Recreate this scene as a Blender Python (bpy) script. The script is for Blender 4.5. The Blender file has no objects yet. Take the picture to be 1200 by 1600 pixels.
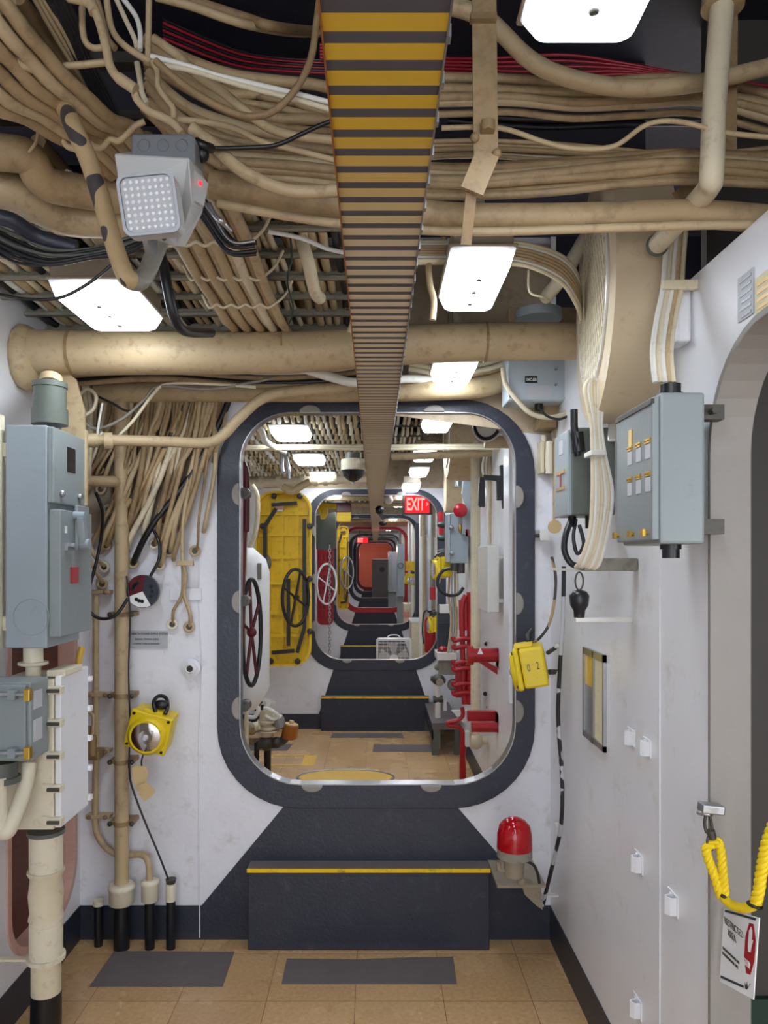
import bpy, bmesh, math, random
from mathutils import Vector, Matrix, Euler
R = random.Random(7)
PI = math.pi
C = bpy.context.scene.collection
SC = bpy.context.scene
# ------------------------------------------------------------ camera, world, exposure
FPX, CX, CY, EYE = 1155.0, 586.0, 876.0, 1.5
cam = bpy.data.cameras.new('camera'); camo = bpy.data.objects.new('camera', cam); C.objects.link(camo)
camo.location = (0, 0, EYE); camo.rotation_euler = (PI/2, 0, 0)
cam.sensor_width = 36; cam.sensor_fit = 'AUTO'; cam.lens = FPX/1600*36
cam.shift_x = (600-CX)/1600; cam.shift_y = (CY-800)/1600
cam.clip_start = 0.02; cam.clip_end = 100
SC.camera = camo
w = bpy.data.worlds.new('world'); SC.world = w; w.use_nodes = True
w.node_tree.nodes['Background'].inputs[0].default_value = (0.90, 0.94, 1.0, 1)
w.node_tree.nodes['Background'].inputs[1].default_value = 1.15
SC.view_settings.view_transform = 'Standard'; SC.view_settings.look = 'None'
SC.view_settings.gamma = 1; SC.view_settings.use_curve_mapping = False
SC.view_settings.exposure = 1.78
LENS_POWER = 10.5
# ------------------------------------------------------------ materials
def lin(c):
    return tuple(((v/255)/12.92 if v/255 <= .04045 else ((v/255+.055)/1.055)**2.4) for v in c) + (1,)
MATS = {}
def paint(name, rgb, rough=.5, var=.12, dirt=None, dirt_amt=.0, bump=.15, scale=9, metal=0, bscale=60):
    m = bpy.data.materials.new(name); m.use_nodes = True; nt = m.node_tree; N = nt.nodes; L = nt.links
    b = N['Principled BSDF']; b.inputs['Roughness'].default_value = rough; b.inputs['Metallic'].default_value = metal
    tc = N.new('ShaderNodeTexCoord'); n1 = N.new('ShaderNodeTexNoise'); n1.inputs['Scale'].default_value = scale; n1.inputs['Detail'].default_value = 6
    L.new(tc.outputs['Object'], n1.inputs['Vector'])
    mix = N.new('ShaderNodeMixRGB'); c = lin(rgb)
    mix.inputs[1].default_value = tuple(max(0, v*(1-var)) for v in c[:3])+(1,); mix.inputs[2].default_value = tuple(min(1, v*(1+var)) for v in c[:3])+(1,)
    L.new(n1.outputs['Fac'], mix.inputs[0]); out = mix.outputs[0]
    if dirt:
        n2 = N.new('ShaderNodeTexNoise'); n2.inputs['Scale'].default_value = scale*2.3; n2.inputs['Detail'].default_value = 8; n2.inputs['Roughness'].default_value = .7
        L.new(tc.outputs['Object'], n2.inputs['Vector'])
        cr = N.new('ShaderNodeValToRGB'); cr.color_ramp.elements[0].position = .56-dirt_amt*.6; cr.color_ramp.elements[1].position = .90-dirt_amt*.6
        L.new(n2.outputs['Fac'], cr.inputs[0]); m2 = N.new('ShaderNodeMixRGB'); m2.inputs[2].default_value = lin(dirt)
        L.new(cr.outputs[0], m2.inputs[0]); L.new(out, m2.inputs[1]); out = m2.outputs[0]
    L.new(out, b.inputs['Base Color'])
    if bump:
        n3 = N.new('ShaderNodeTexNoise'); n3.inputs['Scale'].default_value = bscale; n3.inputs['Detail'].default_value = 3
        L.new(tc.outputs['Object'], n3.inputs['Vector'])
        bp = N.new('ShaderNodeBump'); bp.inputs['Strength'].default_value = bump; bp.inputs['Distance'].default_value = .004
        L.new(n3.outputs['Fac'], bp.inputs['Height']); L.new(bp.outputs[0], b.inputs['Normal'])
    MATS[name] = m; return m
def emis(name, rgb, s):
    m = bpy.data.materials.new(name); m.use_nodes = True; b = m.node_tree.nodes['Principled BSDF']
    b.inputs['Base Color'].default_value = lin(rgb); b.inputs['Emission Color'].default_value = lin(rgb); b.inputs['Emission Strength'].default_value = s
    MATS[name] = m; return m
paint('wallwhite', (234,234,238), .28, .06, (196,186,172), -.02, .12, 3)
paint('bulkwhite', (226,226,233), .45, .07, (178,165,145), .0, .2, 5)
paint('bulkupper', (176,158,132), .55, .1, (120,98,72), .1, .25, 6)
paint('cream', (222,213,190), .4, .08, (170,140,105), .0, .2, 14)
paint('tan', (170,145,108), .5, .16, (105,80,56), .12, .35, 10)
paint('tan2', (150,124,88), .55, .16, (92,70,50), .12, .35, 12)
paint('tan3', (187,165,129), .5, .12, (120,92,64), .05, .3, 12)
paint('ventcream', (208,190,158), .5, .06, (150,120,85), .0, .2, 8)
paint('palegrey', (186,198,205), .35, .05, (130,134,134), -.06, .1, 6)
paint('pink', (200,150,118), .5, .12, (90,60,50), .1, .3, 12)
paint('cabcream', (216,204,176), .45, .1, (140,118,90), .02, .2, 14)
paint('cabwhite', (228,226,218), .4, .06, (160,150,130), -.02, .1, 14)
paint('greypipe', (140,136,124), .5, .12, (80,72,62), .05, .25, 12)
paint('black', (22,22,26), .35, .2, None, 0, .1)
paint('blackcab', (38,37,42), .4, .25, None, 0, .15)
paint('red', (170,22,34), .35, .1, (110,10,18), .0, .15)
paint('redcab', (150,20,40), .4, .12)
paint('yellow', (226,196,24), .38, .06, (150,120,20), -.06, .12)
paint('dooryellow', (240,196,18), .42, .1, (120,84,16), .05, .2, 8)
paint('navy', (43,47,61), .42, .14, (80,82,92), -.02, .3, 9, 0, 90)
paint('darkdeck', (34,32,44), .6, .25, (60,56,60), .0, .2)
paint('grey', (136,145,146), .38, .06, (100,104,100), -.05, .12, 6)
paint('bluegrey', (148,159,165), .35, .06, (110,116,120), -.06, .1, 6)
paint('darkgrey', (88,92,86), .45, .1, (60,58,52), .0, .15, 8)
paint('greygreen', (92,98,90), .4, .08, (80,80,70), .0, .12, 8)
paint('steel', (170,172,176), .28, .12, (90,90,92), .0, .1, 20, .85)
paint('darksteel', (78,74,68), .45, .2, (40,34,30), .05, .25, 20, .4)
paint('brass', (196,158,72), .3, .15, None, 0, .1, 20, .85)
paint('plastic', (182,182,180), .4, .03, None, 0, .03)
paint('plasticgrey', (140,142,146), .35, .06, None, 0, .06, 10, .4)
paint('white', (236,236,236), .4, .03, None, 0, .05)
paint('paper', (226,216,176), .6, .1, (150,120,70), -.03, .05, 30)
paint('signgrey', (176,178,184), .45, .05, None, 0, .05)
paint('plaque', (196,197,202), .4, .05, None, 0, .05)
paint('mat', (106,97,96), .8, .14, (130,124,120), -.02, .5, 8, 0, 220)
paint('brown', (96,52,44), .5, .2, (60,34,30), .05, .2)
paint('primer', (206,166,152), .5, .1, (170,120,100), .05, .2)
paint('reveal', (142,136,130), .5, .07, (140,134,120), .0, .25, 8)
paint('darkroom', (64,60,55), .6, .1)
paint('green', (18,52,42), .5, .1)
paint('floormark', (226,180,70), .35, .06)
paint('maroon', (90,16,26), .35, .12)
paint('rope', (240,206,20), .6, .08, None, 0, .3, 60)
paint('copper', (176,110,52), .35, .2, None, 0, .1, 14, .5)
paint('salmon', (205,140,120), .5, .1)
paint('whitemetal', (222,220,214), .3, .05, None, 0, .05, 10, .2)
paint('taupe', (150,138,118), .5, .12, (96,82,66), .05, .25, 10)
paint('tag', (205,178,130), .7, .08)
emis('glowred', (225,25,35), .33); emis('exitpink', (255,130,120), .62); emis('ledred', (255,30,30), 1.2)
emis('glowwall', (210,90,70), .25)
# clear red dome and glass
def glassy(name, rgb, rough, trans):
    m = bpy.data.materials.new(name); m.use_nodes = True; b = m.node_tree.nodes['Principled BSDF']
    b.inputs['Base Color'].default_value = lin(rgb); b.inputs['Roughness'].default_value = rough; b.inputs['Transmission Weight'].default_value = trans
    MATS[name] = m
glassy('redglass', (205,10,24), .12, .35); glassy('clear', (225,228,235), .15, .45); glassy('darkglass', (20,20,22), .08, .0)
# chrome reflector
m = paint('chrome', (225,225,228), .08, .02, None, 0, 0, 10, 1)
# camouflage-taped pipe
def camo():
    m = paint('camo', (186,160,118), .55, .1, None, 0, .4); nt = m.node_tree; N = nt.nodes; L = nt.links
    v = N.new('ShaderNodeTexNoise'); v.inputs['Scale'].default_value = 14; v.inputs['Detail'].default_value = 1
    tc = N.new('ShaderNodeTexCoord'); L.new(tc.outputs['Object'], v.inputs[0])
    cr = N.new('ShaderNodeValToRGB'); cr.color_ramp.interpolation = 'CONSTANT'; cr.color_ramp.elements[1].position = .54
    L.new(v.outputs['Fac'], cr.inputs[0]); mx = N.new('ShaderNodeMixRGB'); b = N['Principled BSDF']
    L.new(b.inputs['Base Color'].links[0].from_socket, mx.inputs[1]); mx.inputs[2].default_value = lin((70,64,66))
    L.new(cr.outputs[0], mx.inputs[0]); L.new(mx.outputs[0], b.inputs['Base Color'])
camo()
def spiral():
    m = paint('blackwhite', (36,36,40), .4, .1); nt = m.node_tree; N = nt.nodes; L = nt.links
    v = N.new('ShaderNodeTexNoise'); v.inputs['Scale'].default_value = 9; tc = N.new('ShaderNodeTexCoord'); L.new(tc.outputs['Object'], v.inputs[0])
    cr = N.new('ShaderNodeValToRGB'); cr.color_ramp.interpolation = 'CONSTANT'; cr.color_ramp.elements[1].position = .5
    L.new(v.outputs['Fac'], cr.inputs[0]); mx = N.new('ShaderNodeMixRGB'); b = N['Principled BSDF']
    L.new(b.inputs['Base Color'].links[0].from_socket, mx.inputs[1]); mx.inputs[2].default_value = lin((190,190,195))
    L.new(cr.outputs[0], mx.inputs[0]); L.new(mx.outputs[0], b.inputs['Base Color'])
spiral()
# fluorescent lens: bright over the tube, dimmer to its ends and edges
def lensmat():
    m = bpy.data.materials.new('lens'); m.use_nodes = True; nt = m.node_tree; N = nt.nodes; L = nt.links; b = N['Principled BSDF']
    b.inputs['Base Color'].default_value = (.75,.8,.9,1); b.inputs['Roughness'].default_value = .3
    tc = N.new('ShaderNodeTexCoord'); sp = N.new('ShaderNodeSeparateXYZ'); L.new(tc.outputs['Generated'], sp.inputs[0])
    def chain(o, k):
        a = N.new('ShaderNodeMath'); a.operation = 'SUBTRACT'; a.inputs[1].default_value = .5; L.new(o, a.inputs[0])
        c = N.new('ShaderNodeMath'); c.operation = 'ABSOLUTE'; L.new(a.outputs[0], c.inputs[0])
        d = N.new('ShaderNodeMapRange'); d.inputs[1].default_value = k; d.inputs[2].default_value = .5; d.inputs[3].default_value = 1; d.inputs[4].default_value = .02; L.new(c.outputs[0], d.inputs[0]); return d.outputs[0]
    e = N.new('ShaderNodeMath'); e.operation = 'MULTIPLY'; L.new(chain(sp.outputs[0], .18), e.inputs[0]); L.new(chain(sp.outputs[1], .40), e.inputs[1])
    f = N.new('ShaderNodeMath'); f.operation = 'MULTIPLY'; f.inputs[1].default_value = LENS_POWER; L.new(e.outputs[0], f.inputs[0])
    L.new(f.outputs[0], b.inputs['Emission Strength']); b.inputs['Emission Color'].default_value = (.84,.92,1,1); MATS['lens'] = m
lensmat()
# floor tiles
def floormat():
    m = bpy.data.materials.new('floortile'); m.use_nodes = True; nt = m.node_tree; N = nt.nodes; L = nt.links; b = N['Principled BSDF']
    tc = N.new('ShaderNodeTexCoord'); n1 = N.new('ShaderNodeTexNoise'); n1.inputs['Scale'].default_value = 70; n1.inputs['Detail'].default_value = 6
    n2 = N.new('ShaderNodeTexNoise'); n2.inputs['Scale'].default_value = 3; n2.inputs['Detail'].default_value = 5
    L.new(tc.outputs['Object'], n1.inputs[0]); L.new(tc.outputs['Object'], n2.inputs[0])
    a = N.new('ShaderNodeMixRGB'); a.inputs[1].default_value = lin((188,144,96)); a.inputs[2].default_value = lin((232,198,150)); L.new(n1.outputs['Fac'], a.inputs[0])
    c = N.new('ShaderNodeMixRGB'); c.blend_type = 'MULTIPLY'; c.inputs[0].default_value = .55; L.new(a.outputs[0], c.inputs[1])
    cr = N.new('ShaderNodeValToRGB'); cr.color_ramp.elements[0].position = .3; cr.color_ramp.elements[0].color = (.78,.72,.66,1); cr.color_ramp.elements[1].position = .8
    L.new(n2.outputs['Fac'], cr.inputs[0]); L.new(cr.outputs[0], c.inputs[2])
    mp = N.new('ShaderNodeMapping'); mp.inputs['Location'].default_value = (.068, -2.517+.302*9, 0); L.new(tc.outputs['Object'], mp.inputs[0])
    br = N.new('ShaderNodeTexBrick'); br.offset = 0; br.inputs['Scale'].default_value = 1; br.inputs['Brick Width'].default_value = .302; br.inputs['Row Height'].default_value = .302
    br.inputs['Mortar Size'].default_value = .0012; br.inputs['Color1'].default_value = (1,1,1,1); br.inputs['Color2'].default_value = (.86,.84,.82,1); br.inputs['Mortar'].default_value = (.35,.28,.22,1)
    L.new(mp.outputs[0], br.inputs[0]); d = N.new('ShaderNodeMixRGB'); d.blend_type = 'MULTIPLY'; d.inputs[0].default_value = 1
    L.new(c.outputs[0], d.inputs[1]); L.new(br.outputs[0], d.inputs[2]); L.new(d.outputs[0], b.inputs['Base Color'])
    r = N.new('ShaderNodeMapRange'); r.inputs[3].default_value = .20; r.inputs[4].default_value = .34; L.new(n2.outputs['Fac'], r.inputs[0]); L.new(r.outputs[0], b.inputs['Roughness'])
    MATS['floortile'] = m
floormat()
# hazard stripes across the overhead strip (pitch .043 m), the yellow turning to tan further on
def stripemat():
    m = bpy.data.materials.new('stripes'); m.use_nodes = True; nt = m.node_tree; N = nt.nodes; L = nt.links; b = N['Principled BSDF']
    tc = N.new('ShaderNodeTexCoord'); sp = N.new('ShaderNodeSeparateXYZ'); L.new(tc.outputs['Object'], sp.inputs[0])
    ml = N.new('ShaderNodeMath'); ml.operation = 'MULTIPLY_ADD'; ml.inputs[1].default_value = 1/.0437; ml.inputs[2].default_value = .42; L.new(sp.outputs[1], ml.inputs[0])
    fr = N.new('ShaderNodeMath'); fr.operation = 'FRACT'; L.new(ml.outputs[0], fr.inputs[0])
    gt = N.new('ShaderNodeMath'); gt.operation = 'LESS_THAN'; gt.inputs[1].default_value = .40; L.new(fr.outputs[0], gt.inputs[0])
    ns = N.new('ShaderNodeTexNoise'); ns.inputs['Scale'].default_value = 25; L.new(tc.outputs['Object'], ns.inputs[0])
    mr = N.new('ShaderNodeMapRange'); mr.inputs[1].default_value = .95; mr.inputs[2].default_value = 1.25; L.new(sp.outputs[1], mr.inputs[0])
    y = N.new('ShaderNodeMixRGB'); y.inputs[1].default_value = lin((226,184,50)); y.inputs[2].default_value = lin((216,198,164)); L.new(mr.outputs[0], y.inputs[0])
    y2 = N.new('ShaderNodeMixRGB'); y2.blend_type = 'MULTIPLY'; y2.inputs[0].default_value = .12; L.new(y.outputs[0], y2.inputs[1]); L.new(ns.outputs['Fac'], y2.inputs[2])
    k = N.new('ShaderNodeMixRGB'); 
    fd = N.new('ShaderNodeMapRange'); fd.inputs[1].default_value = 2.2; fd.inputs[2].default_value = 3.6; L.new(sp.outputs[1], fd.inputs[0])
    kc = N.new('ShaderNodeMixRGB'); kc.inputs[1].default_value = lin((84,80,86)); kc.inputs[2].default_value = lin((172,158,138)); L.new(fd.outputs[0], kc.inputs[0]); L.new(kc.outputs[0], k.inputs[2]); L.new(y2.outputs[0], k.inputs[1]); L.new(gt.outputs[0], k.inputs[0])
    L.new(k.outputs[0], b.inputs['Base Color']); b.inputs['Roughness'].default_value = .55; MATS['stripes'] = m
stripemat()
# ------------------------------------------------------------ geometry helpers
def V(*a): return Vector(a)
def P(px, py, Y): return V((px-CX)*Y/FPX, Y, EYE-(py-CY)*Y/FPX)
def S(n, Y): return n*Y/FPX
def ZY(py, Y): return EYE-(py-CY)*Y/FPX
def F(px, py, z=0.):
    Y = (EYE-z)*FPX/(py-CY); return V((px-CX)*Y/FPX, Y, z)
def smooth_path(pts, k=6, closed=False):
    n = len(pts)
    if n < 3 and not closed: return [Vector(p) for p in pts]
    out = []
    for i in range(n if closed else n-1):
        g = (lambda j: pts[j % n]) if closed else (lambda j: pts[min(max(j, 0), n-1)])
        p0, p1, p2, p3 = (Vector(g(i+d)) for d in (-1, 0, 1, 2))
        for s in range(k):
            t = s/k; out.append(.5*((2*p1)+(p2-p0)*t+(2*p0-5*p1+4*p2-p3)*t*t+(3*p1-p0-3*p2+p3)*t**3))
    if not closed: out.append(Vector(pts[-1]))
    return out
class MB:
    def __init__(s): s.v = []; s.f = []; s.sm = []
    def add(s, vs, fs, sm=False):
        o = len(s.v); s.v += [Vector(p) for p in vs]; s.f += [tuple(o+i for i in f) for f in fs]; s.sm += [sm]*len(fs); return s
    def box(s, x0, x1, y0, y1, z0, z1):
        vs = [(x, y, z) for z in (z0, z1) for y in (y0, y1) for x in (x0, x1)]
        return s.add(vs, [(0,2,3,1),(4,5,7,6),(0,1,5,4),(1,3,7,5),(3,2,6,7),(2,0,4,6)])
    def obox(s, c, size, M=None):
        h = Vector(size)/2; M = M or Matrix.Identity(3); c = Vector(c)
        vs = [c+M@V(x*h.x, y*h.y, z*h.z) for z in (-1,1) for y in (-1,1) for x in (-1,1)]
        return s.add(vs, [(0,2,3,1),(4,5,7,6),(0,1,5,4),(1,3,7,5),(3,2,6,7),(2,0,4,6)])
    def bar(s, a, b, w, t, up=(0,0,1)):
        a, b = Vector(a), Vector(b); d = (b-a); L = d.length; d.normalize(); u = Vector(up); x = d.cross(u)
        if x.length < 1e-4: x = d.cross(V(0,1,0))
        x.normalize(); u = x.cross(d); M = Matrix((x, d, u)).transposed()
        return s.obox((a+b)/2, (w, L, t), M)
    def tube(s, pts, r, n=8, closed=False, cap=True):
        pts = [Vector(p) for p in pts]; m = len(pts); rr = r if isinstance(r, (list, tuple)) else [r]*m
        T = []
        for i in range(m):
            a = pts[(i-1) % m] if closed or i > 0 else pts[0]; b = pts[(i+1) % m] if closed or i < m-1 else pts[-1]
            T.append((b-a).normalized() if (b-a).length > 1e-9 else V(0,0,1))
        u = T[0].cross(V(0,0,1)); u = u if u.length > .05 else T[0].cross(V(1,0,0)); u.normalize(); vs = []
        for i in range(m):
            u = u-T[i]*u.dot(T[i]); u = u if u.length > 1e-6 else T[i].orthogonal(); u.normalize(); w_ = T[i].cross(u)
            for k in range(n):
                a = 2*PI*k/n; vs.append(pts[i]+(u*math.cos(a)+w_*math.sin(a))*rr[i])
        fs = []
        for i in range(m if closed else m-1):
            j = (i+1) % m
            for k in range(n): fs.append((i*n+k, i*n+(k+1) % n, j*n+(k+1) % n, j*n+k))
        s.add(vs, fs, True)
        if cap and not closed:
            s.add(vs[:n], [tuple(range(n-1, -1, -1))]); s.add(vs[-n:], [tuple(range(n))])
        return s
    def cyl(s, a, b, r, n=20, r2=None):
        return s.tube([a, b], [r, r if r2 is None else r2], n)
    def lathe(s, a, b, prof, n=24):       # prof: (t along a..b, radius)
        a, b = Vector(a), Vector(b); d = b-a; u = d.normalized().orthogonal(); w_ = d.normalized().cross(u); vs = []
        for t, r in prof:
            for k in range(n):
                q = 2*PI*k/n; vs.append(a+d*t+(u*math.cos(q)+w_*math.sin(q))*max(r, 1e-5))
        fs = [(i*n+k, i*n+(k+1) % n, (i+1)*n+(k+1) % n, (i+1)*n+k) for i in range(len(prof)-1) for k in range(n)]
        s.add(vs, fs, True); s.add(vs[:n], [tuple(range(n-1, -1, -1))]); s.add(vs[-n:], [tuple(range(n))]); return s
    def torus(s, c, ax, Rr, r, n=32, k=8):
        ax = Vector(ax).normalized(); u = ax.orthogonal().normalized(); w_ = ax.cross(u); c = Vector(c)
        return s.tube([c+(u*math.cos(2*PI*i/n)+w_*math.sin(2*PI*i/n))*Rr for i in range(n)], r, k, True)
    def sphere(s, c, r, sx=1, sy=1, sz=1, n=14):
        c = Vector(c); vs = []; fs = []
        for i in range(n//2+1):
            t = PI*i/(n//2)
            for k in range(n):
                q = 2*PI*k/n; vs.append(c+V(sx*r*math.sin(t)*math.cos(q), sy*r*math.sin(t)*math.sin(q), sz*r*math.cos(t)))
        for i in range(n//2):
            for k in range(n): fs.append((i*n+k, (i+1)*n+k, (i+1)*n+(k+1) % n, i*n+(k+1) % n))
        return s.add(vs, fs, True)
    def prism(s, poly, vec):
        poly = [Vector(p) for p in poly]; n = len(poly); vec = Vector(vec); vs = poly+[p+vec for p in poly]
        return s.add(vs, [tuple(range(n)), tuple(range(2*n-1, n-1, -1))]+[(i, i+n, (i+1) % n+n, (i+1) % n) for i in range(n)])
    def ring(s, outer, inner, vec):       # two loops of equal count, extruded
        n = len(outer); o = [Vector(p) for p in outer]; q = [Vector(p) for p in inner]; vec = Vector(vec)
        vs = o+q+[p+vec for p in o]+[p+vec for p in q]; fs = []
        for i in range(n):
            j = (i+1) % n
            fs += [(i, j, n+j, n+i), (2*n+i, 3*n+i, 3*n+j, 2*n+j), (i, 2*n+i, 2*n+j, j), (n+i, n+j, 3*n+j, 3*n+i)]
        return s.add(vs, fs)
    def build(s, name, mat, parent=None, label=None, bev=0, local=False):
        me = bpy.data.meshes.new(name); vs = s.v
        if parent is not None and not local:
            Mi = WM[parent.name].inverted(); vs = [Mi@p for p in vs]
        me.from_pydata([tuple(p) for p in vs], [], s.f)
        bm = bmesh.new(); bm.from_mesh(me); bmesh.ops.recalc_face_normals(bm, faces=bm.faces); bm.to_mesh(me); bm.free()
        me.polygons.foreach_set('use_smooth', s.sm); me.materials.append(MATS[mat]); me.update()
        o = bpy.data.objects.new(name, me); C.objects.link(o)
        if parent is not None:
            o.parent = parent; WM[o.name] = WM[parent.name]
        else: WM[o.name] = Matrix.Identity(4)
        if bev:
            b = o.modifiers.new('bevel', 'BEVEL'); b.width = bev; b.segments = 2; b.limit_method = 'ANGLE'; b.angle_limit = .7
        if label: o['label'] = label
        return o
WM = {}
def nth(k): return str(k+1)+('th' if 10 < (k+1) % 100 < 14 else {1:'st',2:'nd',3:'rd'}.get((k+1) % 10, 'th'))
ORD = ['first','second','third','fourth','fifth','sixth','seventh','eighth','ninth','tenth','eleventh','twelfth']
def tag(o, label, cat, group=None):
    o['label'] = label; o['category'] = cat
    if group: o['group'] = group
    return o
def thing(name, label, cat, loc=(0,0,0), rot=(0,0,0), group=None):
    o = bpy.data.objects.new(name, None); C.objects.link(o); o.empty_display_size = .05
    o.location = loc; o.rotation_euler = rot; WM[o.name] = Matrix.Translation(Vector(loc))@Euler(rot).to_matrix().to_4x4()
    return tag(o, label, cat, group)
def struct(o): o['kind'] = 'structure'; return o
def dup(root, dv=None, loc=None, rot=None, label=None, group=None, scale=None):
    def cp(o, par):
        c = o.copy(); C.objects.link(c)
        if par is not None: c.parent = par
        for ch in o.children: cp(ch, c)
        return c
    r = cp(root, None)
    if dv is not None: r.location = Vector(root.location)+Vector(dv)
    if loc is not None: r.location = loc
    if rot is not None: r.rotation_euler = rot
    if scale is not None: r.scale = scale
    if label: r['label'] = label
    if group: r['group'] = group
    WM[r.name] = Matrix.Translation(r.location)@r.rotation_euler.to_matrix().to_4x4()
    return r
def lettering(body, o, right, up, size, mat, parent, sx=1., align='LEFT', bold=0.):
    cu = bpy.data.curves.new('lettering', 'FONT'); cu.body = body; cu.size = size; cu.extrude = .0004; cu.offset = bold; cu.align_x = align; cu.resolution_u = 3
    cu.materials.append(MATS[mat]); ob = bpy.data.objects.new('lettering', cu); C.objects.link(ob)
    r = Vector(right).normalized(); u = Vector(up).normalized(); n = r.cross(u)
    M = Matrix.Translation(Vector(o))@Matrix((r, u, n)).transposed().to_4x4()@Matrix.Diagonal((sx, 1, 1, 1))
    me = bpy.data.meshes.new_from_object(ob); C.objects.unlink(ob); bpy.data.objects.remove(ob); bpy.data.curves.remove(cu)
    ob = bpy.data.objects.new('lettering', me); C.objects.link(ob)
    ob.parent = parent; ob.matrix_basis = WM[parent.name].inverted()@M; return ob
def rrect(a0, a1, b0, b1, rt, rb, n=9):
    out = []
    for cx, cy, r, q in ((a1-rb, b0+rb, rb, -PI/2), (a1-rt, b1-rt, rt, 0), (a0+rt, b1-rt, rt, PI/2), (a0+rb, b0+rb, rb, PI)):
        for i in range(n+1):
            t = q+PI/2*i/n; out.append((cx+r*math.cos(t), cy+r*math.sin(t)))
    return out
def panel(name, mat, outer, holes, fn, vec, parent=None):   # flat wall with holes; fn maps 2-D to 3-D, vec is its thickness
    bm = bmesh.new()
    for loop in [outer]+holes:
        vs = [bm.verts.new(fn(*p)) for p in loop]
        for i in range(len(vs)): bm.edges.new((vs[i], vs[(i+1) % len(vs)]))
    bmesh.ops.triangle_fill(bm, use_beauty=True, edges=bm.edges[:])
    r = bmesh.ops.extrude_face_region(bm, geom=bm.faces[:])
    bmesh.ops.translate(bm, vec=vec, verts=[g for g in r['geom'] if isinstance(g, bmesh.types.BMVert)])
    bmesh.ops.recalc_face_normals(bm, faces=bm.faces)
    me = bpy.data.meshes.new(name); bm.to_mesh(me); bm.free(); me.materials.append(MATS[mat])
    o = bpy.data.objects.new(name, me); C.objects.link(o); WM[o.name] = Matrix.Identity(4)
    if parent: o.parent = parent
    return struct(o)
def pts3(lst, Y):
    return [P(p[0], p[1], p[2] if len(p) > 2 else Y) for p in lst]
def cable(lst, Y, rpx, mat, label, group, name='cable', cat='cable', n=8, k=6):
    pp = pts3(lst, Y); ym = sum(p.y for p in pp)/len(pp)
    return tag(MB().tube(smooth_path(pp, k), S(rpx, ym), n).build(name, mat), label, cat, group)
def bundle(lst, Y, n, spread, rpx, mats, label, group, flat=1., name='cable', cat='cable', wob=.22):
    pp = pts3(lst, Y); ym = sum(p.y for p in pp)/len(pp); sp = S(spread, ym); out = []
    for i in range(n):
        a = R.uniform(0, 2*PI); q = math.sqrt(R.random()); off = V(0, math.cos(a)*q*sp*flat, math.sin(a)*q*sp)
        if n < 12: off = V(0, R.uniform(-1, 1)*sp*flat*.6, sp*(-1+2*(i+.5)/n))
        g = []
        for j, p in enumerate(pp):
            d = (pp[min(j+1, len(pp)-1)]-pp[max(j-1, 0)]).normalized(); side = V(d.z, 0, -d.x) if abs(d.x)+abs(d.z) > .2 else V(1, 0, 0)
            g.append(p+side*off.z+V(0, off.y, 0)+V(R.uniform(-1,1), R.uniform(-1,1), R.uniform(-1,1))*sp*wob*.5)
        r = S(rpx*R.uniform(.75, 1.25), ym)
        out.append(tag(MB().tube(smooth_path(g, 5), r, 8).build(name, R.choice(mats)), label+(', '+ORD[i]+' from the top' if n < 12 else ''), cat, group))
    return out
# ============================================================ STRUCTURE
XL, XR, ZC = -1.17, .695, 2.78
BK = [2.93+3.66*i for i in range(7)]
YEND = 28.0
o = MB().box(-2.2, 2.0, -3, YEND, -.05, 0).build('floor', 'floortile'); struct(o)
o = MB().box(-2.2, 2.0, -3, YEND, ZC, ZC+.05).build('ceiling', 'darkdeck'); struct(o)
LO = rrect(2.36, 2.88, .19, 1.82, .16, .16)
panel('wall_left', 'wallwhite', [(-3, 0), (YEND, 0), (YEND, ZC), (-3, ZC)], [LO], lambda a, b: (XL, a, b), (-.02, 0, 0))
RO = rrect(.70, 1.526, .10, 1.94, .22, .2)
struct(MB().box(1.6, 1.62, -3, 2.94, 2.0, ZC).box(XR+.02, 1.6, 2.92, 2.94, 2.05, ZC).box(XR+.02, 1.6, -3, 1.8, 2.08, 2.10).build('wall_upper_recess', 'darkdeck'))
panel('wall_right', 'wallwhite', [(-3, 0), (YEND, 0), (YEND, ZC), (2.92, ZC), (2.92, 2.36), (1.76, 2.36), (1.76, 2.12), (-3, 2.12)], [RO], lambda a, b: (XR, a, b), (.02, 0, 0))
# right doorway: deep reveal ring and the room beyond
d = struct(MB().ring([(XR-.006, a, b) for a, b in rrect(.69, 1.532, .09, 1.948, .225, .205)], [(XR-.006, a, b) for a, b in rrect(.706, 1.520, .106, 1.934, .215, .195)], (.085, 0, 0)).build('door_2', 'reveal', bev=.002))
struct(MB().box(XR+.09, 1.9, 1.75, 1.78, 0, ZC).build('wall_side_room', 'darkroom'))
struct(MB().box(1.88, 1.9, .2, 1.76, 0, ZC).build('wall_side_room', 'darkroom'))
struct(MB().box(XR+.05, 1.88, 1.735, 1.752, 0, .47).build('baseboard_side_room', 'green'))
# left doorway
struct(MB().ring([(XL+.006, a, b) for a, b in rrect(2.345, 2.895, .175, 1.835, .175, .175)], [(XL+.006, a, b) for a, b in rrect(2.372, 2.868, .202, 1.808, .15, .15)], (-.07, 0, 0)).build('door_3', 'primer', bev=.002))
struct(MB().box(-1.9, XL-.06, 2.30, 2.92, .05, 1.9).build('wall_beyond_left_doorway', 'brown'))
# baseboards along the side walls
bbm = lambda: MB()
struct(bbm().box(XL, XL+.004, -3, YEND, 0, .134).build('baseboard_left', 'navy'))
struct(bbm().box(XR-.004, XR, -3, YEND, 0, .134).build('baseboard_right', 'navy'))
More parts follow.
